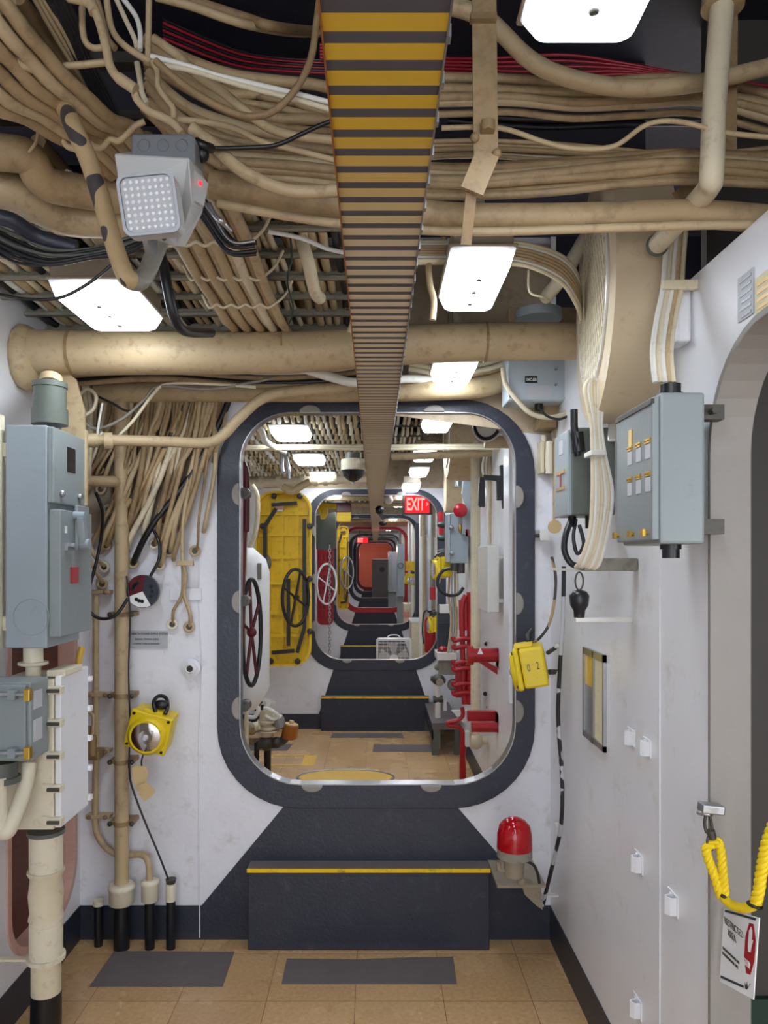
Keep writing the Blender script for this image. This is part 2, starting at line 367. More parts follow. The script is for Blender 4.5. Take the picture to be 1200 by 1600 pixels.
# stiffener on the right wall, a seam weld
struct(MB().box(XR-.035, XR, 1.62, 1.68, 1.98, 2.118).build('trim_1', 'wallwhite', bev=.008))
struct(MB().box(XR-.003, XR, 1.80, 1.806, .134, 1.55).build('trim_2', 'wallwhite'))
IN = dict(a0=-.535, a1=.5555, b0=.615, b1=2.086, rt=.20, rb=.24)
OUT = dict(a0=-.624, a1=.632, b0=.521, b1=2.137, rt=.29, rb=.32)
ring_cols = ['navy', 'navy', 'navy', 'red', 'navy', 'navy', 'maroon']
for i, Y in enumerate(BK):
    bm_ = 'bulkwhite'
    panel('wall_front', bm_, [(XL, 0), (XR, 0), (XR, ZC), (XL, ZC)], [rrect(**IN)], lambda a, b, Y=Y: (a, Y, b), (0, .012, 0))
    cm = struct(MB().ring([(a, Y-.012, b) for a, b in rrect(**OUT)], [(a, Y-.012, b) for a, b in rrect(**IN)], (0, .02, 0)).build('door_1', ring_cols[i], bev=.003))
    t = 0.004; I2 = dict(a0=IN['a0']+t, a1=IN['a1']-t, b0=IN['b0']+t, b1=IN['b1']-t, rt=.196, rb=.236)
    struct(MB().ring([(a, Y-.016, b) for a, b in rrect(**IN)], [(a, Y-.016, b) for a, b in rrect(**I2)], (0, .055, 0)).build('door_lip', 'steel', cm))
    if i < 3:
        for k in range(4): pass
        zs = [(-1, 773), (-1, 940), (-1, 1105), (1, 777), (1, 943), (1, 1110)]
        mb_all = []
        for sgn, py in zs:
            z = ZY(py, 2.93); x = IN['a0']-.006 if sgn < 0 else IN['a1']+.006
            xe = IN['a0'] if sgn < 0 else IN['a1']; w_ = MB().prism([(xe+sgn*.030*math.cos(q_), Y-.028, z+.045*math.sin(q_)) for q_ in [-PI/2+PI*j_/10 for j_ in range(11)]], (0, .02, 0))
            struct(w_.build('dog_wedge', 'reveal', cm, bev=.004))
        for px, py in ((485, 639), (678, 641), (488, 1233), (673, 1235)):
            p = P(px, py, 2.93); zo = IN['b1'] if py < 900 else IN['b0']; so = 1 if py < 900 else -1; struct(MB().prism([(p.x+.042*math.sin(q_), Y-.028, zo+so*.026*math.cos(q_)) for q_ in [-PI/2+PI*j_/10 for j_ in range(11)]], (0, .02, 0)).build('dog_wedge', 'reveal', cm, bev=.004))
    if i: struct(MB().box(XL, XR, Y-.004, Y, 2.145, ZC).build('trim_upper', 'bulkupper'))
    # dark paint: baseboard rising to a trapezoid below the opening
    q = .329 if i == 0 else .14
    zt = .521
    poly = [(XL, Y-.004, 0), (XR, Y-.004, 0), (XR, Y-.004, .134)] + ([(.664, Y-.004, .134), (.32, Y-.004, zt+.01), (-.358, Y-.004, zt+.01), (-.687, Y-.004, .134)] if i == 0 else [(.50, Y-.004, .134), (.365, Y-.004, zt+.01), (-.371, Y-.004, zt+.01), (-.50, Y-.004, .134)]) + [(XL, Y-.004, .134)]
    struct(MB().prism(poly, (0, .004, 0)).build('baseboard_front', 'navy' if i != 6 else 'maroon'))
# upper part of the first bulkhead is tan painted (above the opening)
struct(MB().prism([(a, 2.926, b) for a, b in ((-.70, ZY(610, 2.93)), (-.62, 2.80-.05), (XR, 2.75), (XR, 1.98), (.66, 1.95), (.66, 2.0))], (0, .003, 0)).build('trim_3', 'bulkupper'))
struct(MB().prism([(a, 2.926, b) for a, b in ((XL, 1.60), (-.82, 1.66), (-.68, 1.95), (-.62, 2.72), (XL, 2.72))], (0, .003, 0)).build('trim_shade', 'taupe'))  # taupe sheet painting in the shade behind the falling cables
# vertical weld seam of the plating, left of the opening
struct(MB().tube([P(312, 870, 2.925), P(310, 940, 2.925), P(316, 1040, 2.925), P(311, 1150, 2.925), P(312, 1465, 2.925)], .0025, 6).build('trim_5', 'bulkwhite'))
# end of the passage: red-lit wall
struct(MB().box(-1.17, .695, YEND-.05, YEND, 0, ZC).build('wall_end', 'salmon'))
# overhead deck beams (dark) that the cables hang from
for y in (1.9, 3.3, 4.5, 5.7): struct(MB().box(XL, XR, y, y+.012, 2.50, ZC).box(XL, XR, y-.05, y+.06, 2.49, 2.50).build('ceiling_beam', 'darkdeck'))
# ============================================================ STEPS
def step(Y, x0, x1, h, lab):
    t = thing('step', lab, 'step', ((x0+x1)/2, Y-.05, 0))
    MB().box(x0, x1, Y-.086, Y-.005, 0, h-.006).build('riser_box', 'navy', t, bev=.004)
    MB().box(x0-.002, x1+.002, Y-.090, Y-.005, h-.006, h).build('tread', 'mat', t, 'charcoal grit tread')
    MB().box(x0-.002, x1+.002, Y-.093, Y-.088, h-.011, h+.003).build('nosing', 'dooryellow', t, 'thin yellow edge strip')
    return t
step(BK[0], -.49, .441, .313, 'dark blue box step with yellow edge under the nearest opening')
step(BK[1], -.475, .475, .300, 'dark blue step with yellow edge below the second opening')
step(BK[2], -.475, .30, .330, 'dark purple step below the third opening, behind the white fan')
for k, l in ((3, 'dark step beneath the red rimmed opening'), (4, 'dark step beneath the fifth opening along the passage'), (5, 'dark step beneath the sixth opening along the passage')):
    step(BK[k], -.42, .42, .30, l)
# ============================================================ FLOOR MATS AND MARKS
def slab(poly, h, name, mat, label, cat):
    pp = [F(*p) for p in poly]
    return tag(MB().prism(pp, (0, 0, h)).build(name, mat), label, cat)
slab([(178,1487),(366,1488),(348,1542),(140,1542)], .003, 'floor_mat', 'mat', 'dark grey grit mat lying on floor before the capped pipe stubs', 'mat')
slab([(448,1499),(560,1500),(640,1497),(708,1496),(714,1538),(440,1538)], .003, 'floor_mat', 'mat', 'dark grey grit mat lying before the nearest dark blue step', 'mat')
slab([(520,1146),(628,1146),(632,1153),(516,1153)], .003, 'floor_mat', 'mat', 'slim grey mat right at the second step', 'mat')
slab([(584,1164),(676,1164),(676,1175),(582,1175)], .003, 'floor_mat', 'mat', 'grey mat beside the dark stool', 'mat')
slab([(380,1163),(457,1163),(449,1173),(380,1173)], .003, 'floor_mat', 'mat', 'grey mat behind the valve cluster', 'mat')
slab([(476,1180),(496,1180),(490,1197),(470,1197)], .002, 'floor_marking', 'floormark', 'yellow rectangle painted on the tiles', 'floor marking')
slab([(300,1179.5),(476,1179.5),(476,1181),(300,1181)], .002, 'floor_marking', 'floormark', 'thin yellow line on the floor, the one farther from the camera', 'floor marking')
slab([(300,1195),(472,1195),(472,1196.6),(300,1196.6)], .002, 'floor_marking', 'floormark', 'thin yellow line on the floor, nearer of the two', 'floor marking')
c = F(540, 1215); mb = MB(); mb.prism([c+V(.32*math.cos(a), .17*math.sin(a), 0) for a in [2*PI*i/40 for i in range(40)]], (0, 0, .004))
t = thing('deck_plate', 'yellow oval plate with polished rim set in the floor', 'floor plate', c)
mb.build('plate', 'floormark', t); MB().tube([c+V(.335*math.cos(a), .185*math.sin(a), .003) for a in [2*PI*i/48 for i in range(48)]], .006, 6, True).build('rim', 'steel', t)
# ============================================================ STRIPED STRIP
t = thing('striped_strip', 'long yellow and black striped strip hung under the ceiling', 'overhead strip', (0, 1, 2.05))
ys = [.3]+[1+i*1.0 for i in range(20)]
xa, xb = -.0540, .0745
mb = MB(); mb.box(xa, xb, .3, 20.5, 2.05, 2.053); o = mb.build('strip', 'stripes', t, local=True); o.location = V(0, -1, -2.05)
MB().box(xa-.002, xa, .3, 20.5, 2.045, 2.058).build('edge', 'copper', t); MB().box(xb, xb+.002, .3, 20.5, 2.045, 2.058).build('edge', 'steel', t)
for k in range(40):
    y = .62+k*.075; MB().box(xb+.001, xb+.005, y, y+.012, 2.046, 2.06).build('clip', 'steel', t)
MB().box(-.035, .055, .3, 20.5, 2.053, 2.075).build('stiffener', 'taupe', t)
for k in range(7):
    y = .5+k*3.0; MB().box(.0, .02, y, y+.012, 2.07, 2.5).build('hanger', 'darksteel', t)
# ============================================================ LIGHT FIXTURES
def fixture(X, Y0, L, W, z, label, tubes=1, group='fluorescent ceiling lights'):
    t = thing('ceiling_light', label, 'ceiling light', (X, Y0, z), group=group)
    w2 = W/2; mb = MB()
    a = [(X-w2, Y0), (X+w2, Y0), (X+w2, Y0+L), (X-w2, Y0+L)]; i = .012; j = .022
    b = [(X-w2+i, Y0+j*.6), (X+w2-i, Y0+j*.6), (X+w2-i, Y0+L-j), (X-w2+i, Y0+L-j)]
    ra = rrect(X-w2, X+w2, Y0, Y0+L, .012, .012, 4); rb_ = rrect(X-w2+i, X+w2-i, Y0+.01, Y0+L-j, .02, .02, 4); n = len(ra)
    vs = [(p[0], p[1], z+.045) for p in ra]+[(p[0], p[1], z+.006) for p in rb_]+[(X+(p[0]-X)*.9, Y0+L/2+(p[1]-Y0-L/2)*.94, z) for p in rb_]
    fs = [(q, (q+1) % n, n+(q+1) % n, n+q) for q in range(n)]+[(n+q, n+(q+1) % n, 2*n+(q+1) % n, 2*n+q) for q in range(n)]+[tuple(range(3*n-1, 2*n-1, -1)), tuple(range(n))]
    mb.add(vs, fs); mb.build('lens', 'lens', t)
    MB().box(X-w2-.004, X+w2+.004, Y0-.004, Y0+L+.004, z+.045, z+.053).box(X-w2+.006, X+w2-.006, Y0+.006, Y0+L-.006, z+.053, z+.105).build('housing', 'taupe', t, bev=.004)
    for k in range(3 if L > .3 else 2):
        y = Y0+L*(.25+.25*k); MB().sphere((X, y, z), .008, 1, 1, .5, 10).build('screw', 'darksteel', t)
    MB().box(X-.012, X+.012, Y0+L*.2, Y0+L*.2+.02, z+.1, z+.36).box(X-.012, X+.012, Y0+L*.8, Y0+L*.8+.02, z+.1, z+.36).build('hanger', 'taupe', t)
    return t
zl = 2.19
r0 = fixture(.255, 1.73, .345, .155, zl, 'fluorescent light between the big tan pipe and the round vent')
def cpl(dx, y, lab, src=r0, z=0): return dup(src, dv=(dx, y-1.73 if src is r0 else y-1.93, z), label=lab)
cpl(.02, .67, 'glowing fluorescent light at the picture top, nearest the camera')
cpl(.03, -.9, 'fluorescent light behind the camera'); 
cpl(.03, 2.525, 'fluorescent light hung just above the nearest opening', z=-.028).scale = (1, .80, 1)
cpl(.07, 3.68, 'first fluorescent light seen inside the nearest opening, on the right row')
cpl(.08, 4.86, 'second fluorescent light of the right row inside the nearest opening')
cpl(.10, 5.80, 'third fluorescent light of the right row inside the nearest opening')
cpl(.055, 6.2, 'fluorescent light directly above the second opening', z=-.085)
cpl(.03, -.15, 'unseen fluorescent light added overhead behind the camera, middle of the row')  # extra unseen fixture, added to brighten the right wall
for k in range(16):
    y = 7.15+k*1.05
    if any(abs(y+.23-b) < .3 for b in BK): y += .5
    cpl(.05, y, nth(k)+' fluorescent light of the far right row beyond the second opening')
l0 = fixture(-.75, 1.93, .32, .215, zl, 'wide fluorescent light above the big tan pipe, beside the taped elbow pipe')
cpl(0, -.6, 'wide fluorescent light behind the camera on the left', l0)
cpl(.277, 4.0, 'wide fluorescent light just inside the nearest opening, left of the striped strip', l0)
cpl(.285, 5.08, 'second wide fluorescent light inside the nearest opening, left row', l0)
cpl(.31, 6.1, 'third wide fluorescent light inside the nearest opening, above the yellow door', l0)
for k, y in enumerate((7.9, 9.2, 11.6, 15.3)): cpl(.28, y, nth(k)+' wide fluorescent light of the left row beyond the second opening', l0)
# ============================================================ RIGHT WALL, NEAR
def bolt(mb, p, ax, r=.006, h=.005):
    p = Vector(p); mb.cyl(p, p+Vector(ax)*h, r, 6); return mb
# --- large grey fuse box
t = thing('fuse_box', 'big grey electrical box with six brass tabs on right wall', 'electrical box', (.60, 1.56, 1.533))
x0, x1, y0, y1, z0, z1 = .545, .648, 1.45, 1.67, 1.533, 1.831
MB().box(x0+.014, x1, y0, y1, z0, z1).build('body', 'grey', t, bev=.006)
MB().box(x0, x0+.014, y0+.003, y1-.003, z0+.008, z1-.008).build('lid', 'grey', t, bev=.003)
MB().box(x0-.003, x0+.004, y0+.002, y1-.002, z1-.022, z1-.012).build('lid_seam', 'darksteel', t)
mb = MB(); pl = MB()
for r_ in range(2):
    for c_ in range(3):
        y = 1.475+c_*.052; z = 1.66+(1-r_)*.066-c_*0
        b = MB().box(x0-.003, x0, y-.013, y+.013, z+.008, z+.018); b.sphere((x0-.004, y-.008, z+.013), .002).sphere((x0-.004, y+.008, z+.013), .002)
        b.build('fuse_tab', 'brass', t); MB().box(x0-.002, x0, y-.012, y+.012, z-.022, z+.006).build('window_label', 'plaque', t)
MB().box(x0-.002, x0, 1.565, 1.585, 1.735, 1.778).build('brass_plate', 'brass', t)
for y in (1.48, 1.56, 1.655): MB().cyl((x0, y, 1.556), (x0-.008, y, 1.556), .005, 10).box(x0-.012, x0-.006, y-.007, y+.007, 1.549, 1.563).build('knob', 'brass', t)
MB().cyl((.60, 1.5, z1), (.60, 1.5, z1+.008), .024, 20).cyl((.60, 1.5, z1+.008), (.60, 1.5, z1+.026), .021, 8).build('cable_gland', 'black', t)
MB().cyl((.60, 1.5, z0), (.60, 1.5, z0-.010), .022, 8).cyl((.60, 1.5, z0-.010), (.60, 1.5, z0-.028), .017, 16).build('cable_gland', 'black', t)
MB().box(x1, XR, 1.47, 1.50, z0+.02, z0+.05).box(x1, XR, 1.47, 1.50, z1-.05, z1-.02).box(x1, XR, 1.62, 1.65, z1-.05, z1-.02).build('mounting_foot', 'darksteel', t)
mb = MB(); bolt(mb, (x1+.02, 1.47, z1-.035), (0,-1,0), .007, .02); mb.build('bolt', 'darksteel', t)
# --- second box, dark green-grey
t = thing('fuse_box', 'smaller dark grey-green fuse box behind the white cable bundle', 'electrical box', (.6, 2.1, 1.625))
x0, x1, y0, y1, z0, z1 = .529, .66, 2.03, 2.18, 1.625, 1.866
MB().box(x0+.01, x1, y0, y1, z0, z1).build('body', 'greygreen', t, bev=.005)
MB().box(x0, x0+.012, y0, y1, z0, z1-.006).build('lid', 'bluegrey', t, bev=.003)
MB().box(x0-.003, x0, 2.06, 2.15, 1.745, 1.755).box(x0-.003, x0, 2.06, 2.15, 1.70, 1.708).build('latch', 'brass', t)
MB().box(x0-.002, x0, 2.10, 2.112, 1.71, 1.745).build('red_label', 'red', t)
MB().box(x0-.002, x0, 2.08, 2.12, 1.80, 1.84).build('plaque', 'plaque', t)
MB().tube(pts3([(897,640,2.0),(897,665,2.0),(900,690,1.99),(903,712,2.0)], 2.0), .010, 10).cyl(P(901,676,2.0), P(904,706,2.0), .018, 10).build('cable_gland', 'black', t)
MB().cyl((.56, 2.1, z0), (.56, 2.1, z0-.03), .012, 10).cyl((.60, 2.06, z0), (.60, 2.06, z0-.035), .014, 10).build('cable_gland', 'black', t)
# --- grey amplifier box on the bulkhead
t = thing('junction_box', 'pale grey square box above right corner of nearest opening', 'electrical box', P(840, 627, 2.75))
Y = 2.72; a = P(793, 627, Y); b = P(890, 540, Y)
MB().box(a.x, b.x, Y, Y+.12, a.z, b.z).build('body', 'palegrey', t, bev=.004)
MB().box(a.x+.002, b.x-.002, Y-.010, Y, a.z+.003, b.z).build('lid', 'palegrey', t, bev=.003)
q = P(830, 598, Y-.012); MB().box(q.x-.0226, q.x+.0226, Y-.012, Y-.010, q.z, q.z+.024).build('name_plate', 'black', t)
lettering('1MC-RR', q+V(-.020, -.001, .006), (1,0,0), (0,0,1), .016, 'white', t, .72, bold=.0006)
q = P(842, 621, Y-.012); MB().box(q.x-.045, q.x+.045, Y-.012, Y-.010, q.z, q.z+.044).build('data_plate', 'plaque', t)
mb = MB()
for px, py in ((869, 577), (869, 601), (797, 619), (884, 622)): bolt(mb, P(px, py, Y-.010), (0,-1,0), .006, .005)
mb.build('screw', 'steel', t)
MB().box(P(885,0,Y).x, P(912,0,Y).x, Y+.02, Y+.1, ZY(612,Y), ZY(540,Y)).build('side_bracket', 'whitemetal', t, bev=.004)
MB().cyl(P(842, 629, Y+.05), P(842, 641, Y+.05), .016, 10).build('cable_gland', 'black', t)
cable([(786,575),(790,600),(808,625),(828,645),(850,652),(875,650),(890,640)], 2.70, 4, 'cabcream', 'cream cable curling beneath the pale grey square box', None, n=8)
cable([(845,640),(855,650),(875,655),(893,645),(899,628)], 2.68, 2, 'blackcab', 'thin black cable curling beneath the pale grey square box', None, n=6)
t = thing('pipe_stub', 'tan pipe and clamp cluster on bulkhead right of nearest opening', 'pipe fitting', P(855, 700, 2.88))
MB().box(P(845,0,2.85).x, P(892,0,2.85).x, 2.80, 2.92, ZY(657,2.85), ZY(632,2.85)).build('bracket', 'tan', t, bev=.004)
MB().cyl(P(870,655,2.86), P(870,820,2.86), .016, 12).build('pipe', 'tan3', t)
MB().box(P(838,0,2.85).x, P(865,0,2.85).x, 2.80, 2.9, ZY(672,2.85), ZY(655,2.85)).build('clamp', 'tan2', t, bev=.004)
MB().cyl(P(850,680,2.88), P(850,718,2.88), .010, 10).cyl(P(858,690,2.86), P(858,740,2.86), .014, 10).build('stub', 'cream', t)
# --- round vent drum with mesh grille
t = thing('round_vent', 'round vent drum with diamond mesh face on right wall', 'vent', (.64, 2.0, 2.02))
c0 = V(.590, 2.0, 2.205); Rv = .235
VA = V(1, -.13, 0).normalized(); MB().lathe(c0, c0+VA*.13, [(0, Rv*.985), (.06, Rv), (.9, Rv*1.0), (1, Rv*1.02)], 48).build('drum', 'ventcream', t); MB().cyl(c0-VA*.001, c0-VA*.002, Rv*.96, 40).build('backing', 'tan2', t)
MB().torus(c0-VA*.002, VA, Rv, .006, 48, 8).build('rim', 'whitemetal', t)
mb = MB(); n = 9; VY = V(.13, 1, 0).normalized()
for k in range(-n, n+1):
    for s_ in (-1, 1):
        d = k/n*Rv*1.35; sl = 1.9   # line: z = s*sl*y + d*..
        # points on circle: solve
        A = 1+sl*sl; B = 2*s_*sl*d*1.6; Cc = (d*1.6)**2-(Rv*.97)**2; disc = B*B-4*A*Cc
        if disc <= 0: continue
        yy = [(-B-math.sqrt(disc))/(2*A), (-B+math.sqrt(disc))/(2*A)]
        mb.bar(c0-VA*.006+VY*yy[0]+V(0,0,s_*sl*yy[0]+d*1.6), c0-VA*.006+VY*yy[1]+V(0,0,s_*sl*yy[1]+d*1.6), .006, .003, (1,0,0))
mb.build('mesh_grille', 'cabcream', t)
t = thing('door_latch_arm', 'white painted flat arm hanging below the round vent', 'bracket', P(955, 650, 2.05))
MB().bar(P(958, 590, 2.08), P(956, 690, 2.02), .022, .012).build('arm', 'whitemetal', t, bev=.003)
MB().cyl(P(962, 583, 2.1), P(985, 583, 2.1), .008, 8).build('pin', 'darksteel', t)
# --- pipe dropping from above then running aft
t = thing('elbow_pipe', 'cream pipe dropping from the ceiling then bending, right of the nearest light', 'pipe', P(1115, 0, 1.31))
A = P(1128, 10, 1.31); B = P(1112, 270, 1.31)
MB().tube(smooth_path([A, P(1124,60,1.31), P(1116, 170, 1.31), B-V(0,0,-.0), P(1108, 292, 1.34), P(1080, 325, 1.42), P(1025, 385, 1.62)], 8), .0205, 18).build('pipe', 'cabcream', t)
MB().cyl(P(1129, 12, 1.31), P(1130, -4, 1.31), .036, 24).cyl(P(1105,4,1.31), P(1105,-6,1.31), .008, 6).build('flange', 'tan3', t)
MB().torus(P(1027, 383, 1.61), P(1080,325,1.42)-P(1025,385,1.62), .021, .004, 20, 6).build('end_collar', 'greygreen', t)
cable([(915, 372, 2.15),(880, 430, 2.15),(853, 464, 2.3)], 2.2, 11, 'cream', 'straight cream pipe slanting above the big tan pipe, left of the round vent', None, 'short_pipe', 'pipe', 14)
# cables from the elbow area down to the fuse box
for k, (xa, xb_) in enumerate(((1036,1022),(1043,1030),(1050,1037),(1056,1044),(1064,1050))):
    cable([(xa+10, 330, 1.62),(xa+4, 400, 1.62),(xa, 450, 1.60),(xb_+4, 500, 1.58),(xb_-2, 550, 1.54),(xb_+2, 598, 1.52)], 1.6, 4.2, R.choice(['cabcream','cabwhite','tan3']), nth(k)+' cream cable from the left running down into the big grey box', 'cables above the big grey box')
tag(MB().box(P(1032,0,1.6).x, XR, 1.585, 1.60, ZY(455,1.6), ZY(440,1.6)).build('cable_clamp', 'cabcream', bev=.003), 'cream clamp around cables above the big grey box', 'clamp')
# bundle by the second fuse box
for k in range(7):
    dx = k*5; 
    cable([(922+dx*.5, 592, 1.92),(914+dx, 610, 1.92),(924+dx*.5, 660, 1.92),(926+dx*.6, 706, 1.92),(926+dx, 770, 1.92),(922+dx*.9, 830, 1.92),(908+dx*.9, 875+dx*.25, 1.94),(900+dx*.6, 886, 1.97)], 1.92, 3.6, R.choice(['cabcream','cabcream','cabwhite']), nth(k)+' cream cable from the left in the bound bundle beside the grey boxes', 'bound cables beside the smaller fuse box')
tag(MB().box(P(921,0,1.9).x, P(944,0,1.9).x, 1.885, 1.95, ZY(712,1.9), ZY(704,1.9)).build('cable_tie', 'cabwhite', bev=.002), 'pale tie around the bound cream cables', 'cable tie')
tag(MB().box(P(908,0,1.98).x, XR, 1.95, 1.99, ZY(892,1.98), ZY(872,1.98)).build('cable_clamp', 'greypipe', bev=.004), 'grey clamp holding the bottom loop of cream cables', 'clamp')
cable([(893,812,2.06),(884,835,2.04),(882,860,2.03),(892,880,2.02),(908,886,2.02)], 2, 5, 'black', 'thick black cable looping under the smaller fuse box', None)
cable([(900,812,2.06),(896,840,2.04),(902,865,2.03),(912,850,2.02),(905,820,2.02)], 2, 3, 'blackcab', 'thinner black cable inside the loop under the smaller fuse box', None)
cable([(862,870,2.7),(868,900,2.7),(866,940,2.7),(858,975,2.72),(845,995,2.74),(835,1003,2.78)], 2.7, 2.4, 'camo', 'mottled cable dropping into the lantern marked 02', None)
tag(MB().cyl(P(867, 823, 2.6), P(867, 823, 2.6)+V(0,.006,0), .024, 24).build('round_tag', 'tag'), 'round tan paper tag left of the cable loop', 'tag')
cable([(881,885,2.60),(880,960,2.62),(875,1040,2.64),(872,1120,2.66),(878,1210,2.66),(877,1285,2.66),(866,1340,2.74),(848,1415,2.80)], 2.7, 3.2, 'blackwhite', 'black cable taped white running down the right corner to the red beacon', None)
for py, px in ((1008,872),(1050,870),(1285,872)):
    tag(MB().box(P(px-8,0,2.78).x, P(px+10,0,2.78).x, 2.75, 2.77, ZY(py+4,2.78), ZY(py-3,2.78)).build('wall_clip', 'whitemetal', bev=.003), {1008:'white clip on the corner cable level with the lantern top', 1050:'white clip on the corner cable level with the lantern base', 1285:'white clip on the corner cable level with the beacon'}[py], 'clip')
t = thing('pipe_clamp', 'white double clamp on bulkhead beside the round paper tag', 'clamp', P(850, 836, 2.86))
MB().box(P(842,0,2.86).x, P(856,0,2.86).x, 2.84, 2.93, ZY(845,2.86), ZY(828,2.86)).build('body', 'whitemetal', t, bev=.003); MB().cyl(P(836,837,2.85), P(846,837,2.85), .008, 8).build('stud', 'darksteel', t)
for k_, (px_, p0_, p1_) in enumerate(((846,690,740),(853,700,735))):
    tag(MB().box(P(px_-3,0,2.88).x, P(px_+3,0,2.88).x, 2.86, 2.93, ZY(p1_,2.88), ZY(p0_,2.88)).build('terminal_block', 'cabcream', bev=.003), ['cream upright terminal block, nearer the opening rim','cream upright terminal block, farther from the opening rim'][k_], 'block')
tag(MB().box(P(838,0,2.88).x, P(880,0,2.88).x, 2.88, 2.93, ZY(632,2.88), ZY(612,2.88)).build('backing_plate', 'tan', bev=.003), 'tan backing plate beneath the pale grey square box', 'plate')
# hanging black handle and its holder
t = thing('telephone_plug', 'black bulb-shaped plug hanging from a wall ring', 'plug', P(905, 965, 2.0))
MB().lathe(P(905, 965, 2.0), P(905, 922, 2.0), [(0,.010),(.25,.011),(.45,.017),(.8,.019),(.95,.014),(1,.006)], 16).build('handle', 'black', t)
MB().tube([P(905+9*math.cos(a)*.7, 908+14*math.sin(a), 2.0) for a in [2*PI*i/16 for i in range(16)]], .0025, 6, True).build('ring', 'darksteel', t)
tag(MB().cyl(P(900,968,2.0), P(915,968,2.02), .007, 8).box(P(898,0,2).x, XR, 1.99, 2.0, ZY(972,2.0), ZY(964,2.0)).build('plug_holder', 'whitemetal', bev=.002), 'white bracket under the hanging black plug', 'bracket')
tag(MB().bar(P(858, 889, 2.25), P(903, 891, 2.05), .02, .006).build('wall_ledge', 'whitemetal'), 'thin white bracket arm under the looped cables', 'bracket')
# --- framed chart on the right wall
t = thing('wall_frame', 'narrow framed chart with a yellow and a cream sheet', 'frame', (XR-.01, 2.1, 1.0))
y0, y1 = XR*FPX/(948-CX), XR*FPX/(915-CX); z1 = ZY(1024, y0); z0 = ZY(1176, y0)
for a0_, a1_ in ((y0, y0+.012), ((y0+y1)/2-.004, (y0+y1)/2+.006), (y1-.01, y1)): MB().box(XR-.010, XR, a0_, a1_, z0, z1).build('frame_bar', 'steel', t)
MB().box(XR-.010, XR, y0, y1, z1-.022, z1).build('frame_bar', 'steel', t); MB().box(XR-.010, XR, y0, y1, z0, z0+.018).build('frame_bar', 'steel', t)
ym = (y0+y1)/2
MB().box(XR-.004, XR, y0+.012, ym-.004, z0+.018, z1-.022).build('cream_sheet', 'paper', t)
MB().box(XR-.004, XR, ym+.006, y1-.01, z1-.12, z1-.022).build('yellow_sheet', 'floormark', t)
MB().box(XR-.004, XR, ym+.006, y1-.01, z0+.018, z1-.12).build('grey_sheet', 'plasticgrey', t)
# --- white cable clips on the right wall
def wclip(px, py, lab, s=1.):
    Y = XR*FPX/(px-CX); z = ZY(py, Y); h = .020*s; wd = .018*s
    t = thing('hook_bracket', lab, 'wall bracket', (XR, Y, z-h))
    prof = [(XR, Y+wd), (XR-.006, Y+wd), (XR-.007, Y+wd*.5), (XR-.022*s, Y+wd*.2), (XR-.026*s, Y-wd*.4), (XR-.018*s, Y-wd), (XR, Y-wd), (XR, Y-wd+.003), (XR-.015*s, Y-wd+.003), (XR-.021*s, Y-wd*.35), (XR-.018*s, Y+wd*.1), (XR-.003, Y+wd*.35)]
    MB().prism([(a, b, z-h) for a, b in prof], (0, 0, 2*h)).build('hook', 'wallwhite', t); MB().box(XR-.003, XR, Y-wd*1.3, Y+wd*2, z-h*1.2, z+h*1.2).build('back_plate', 'wallwhite', t)
wclip(988, 1152, 'white flat bracket, left of the upper pair on right wall', .9); wclip(1013, 1168, 'white hook bracket, right of the upper pair on right wall', .9)
wclip(1000, 1348, 'white hook bracket on right wall at the beacon height'); wclip(1054, 1412, 'white hook bracket on right wall nearest the yellow rope'); wclip(998, 1574, 'white hook bracket low on right wall near the floor')
# --- placards over the right doorway
def yw(px): return XR*FPX/(px-CX)
t = thing('placard', 'grey lined notice above the right doorway', 'notice', (XR, 1.37, 1.9))
y1, y0 = yw(1155), yw(1179); MB().box(XR-.003, XR, y0, y1, ZY(505, yw(1155)), ZY(436, yw(1155))).build('sheet', 'signgrey', t)
mb = MB()
for k in range(6): mb.box(XR-.004, XR-.0028, y0+.006, y1-.008-.008*(k % 2), 2.025-.0135*k, 2.030-.0135*k)
mb.build('printed_line', 'plasticgrey', t)
t = thing('placard', 'cream and yellow notice beside the grey one over the doorway', 'notice', (XR, 1.3, 1.9))
y1, y0 = yw(1182), yw(1212); MB().box(XR-.003, XR, y0, y1, ZY(490, 1.33), ZY(430, 1.33)).build('sheet', 'paper', t)
mb = MB()
for k in range(4): mb.box(XR-.004, XR-.0028, y0+.006, y1-.008, 1.995-.014*k, 2.002-.014*k)
mb.build('printed_line', 'floormark', t)
# --- latch, snap hook, rope and sign at the right doorway
Yl = 1.50
t = thing('latch_lug', 'steel latch lug bolted to the right doorway edge', 'latch', P(1108, 1268, Yl))
MB().obox(P(1111, 1266, Yl-.01)+V(0,0,.004), (.045, .03, .018), Matrix.Rotation(.1, 3, 'Y')).build('block', 'steel', t, bev=.003)
MB().torus(P(1101, 1272, Yl-.01), (.2, .3, 1), .012, .004, 20, 6).build('eye', 'steel', t)
t = thing('snap_hook', 'dark steel snap hook linking latch and yellow rope', 'hook', P(1110, 1330, Yl))
MB().tube(smooth_path([P(1104, 1268, Yl-.01), P(1101, 1285, Yl-.01), P(1104, 1300, Yl-.01), P(1112, 1300, Yl-.01), P(1111, 1285, Yl-.01), P(1107, 1270, Yl-.01)], 6, True), .0032, 8, True).build('shackle', 'darksteel', t)
MB().cyl(P(1110, 1297, Yl-.01), P(1113, 1310, Yl-.01), .0085, 12).build('swivel', 'darksteel', t)
MB().tube(smooth_path([P(1108, 1306, Yl-.01), P(1105, 1316, Yl-.01), P(1112, 1328, Yl-.01), P(1116, 1318, Yl-.01), P(1113, 1308, Yl-.01)], 5, True), .0026, 8, True).build('ring', 'darksteel', t)
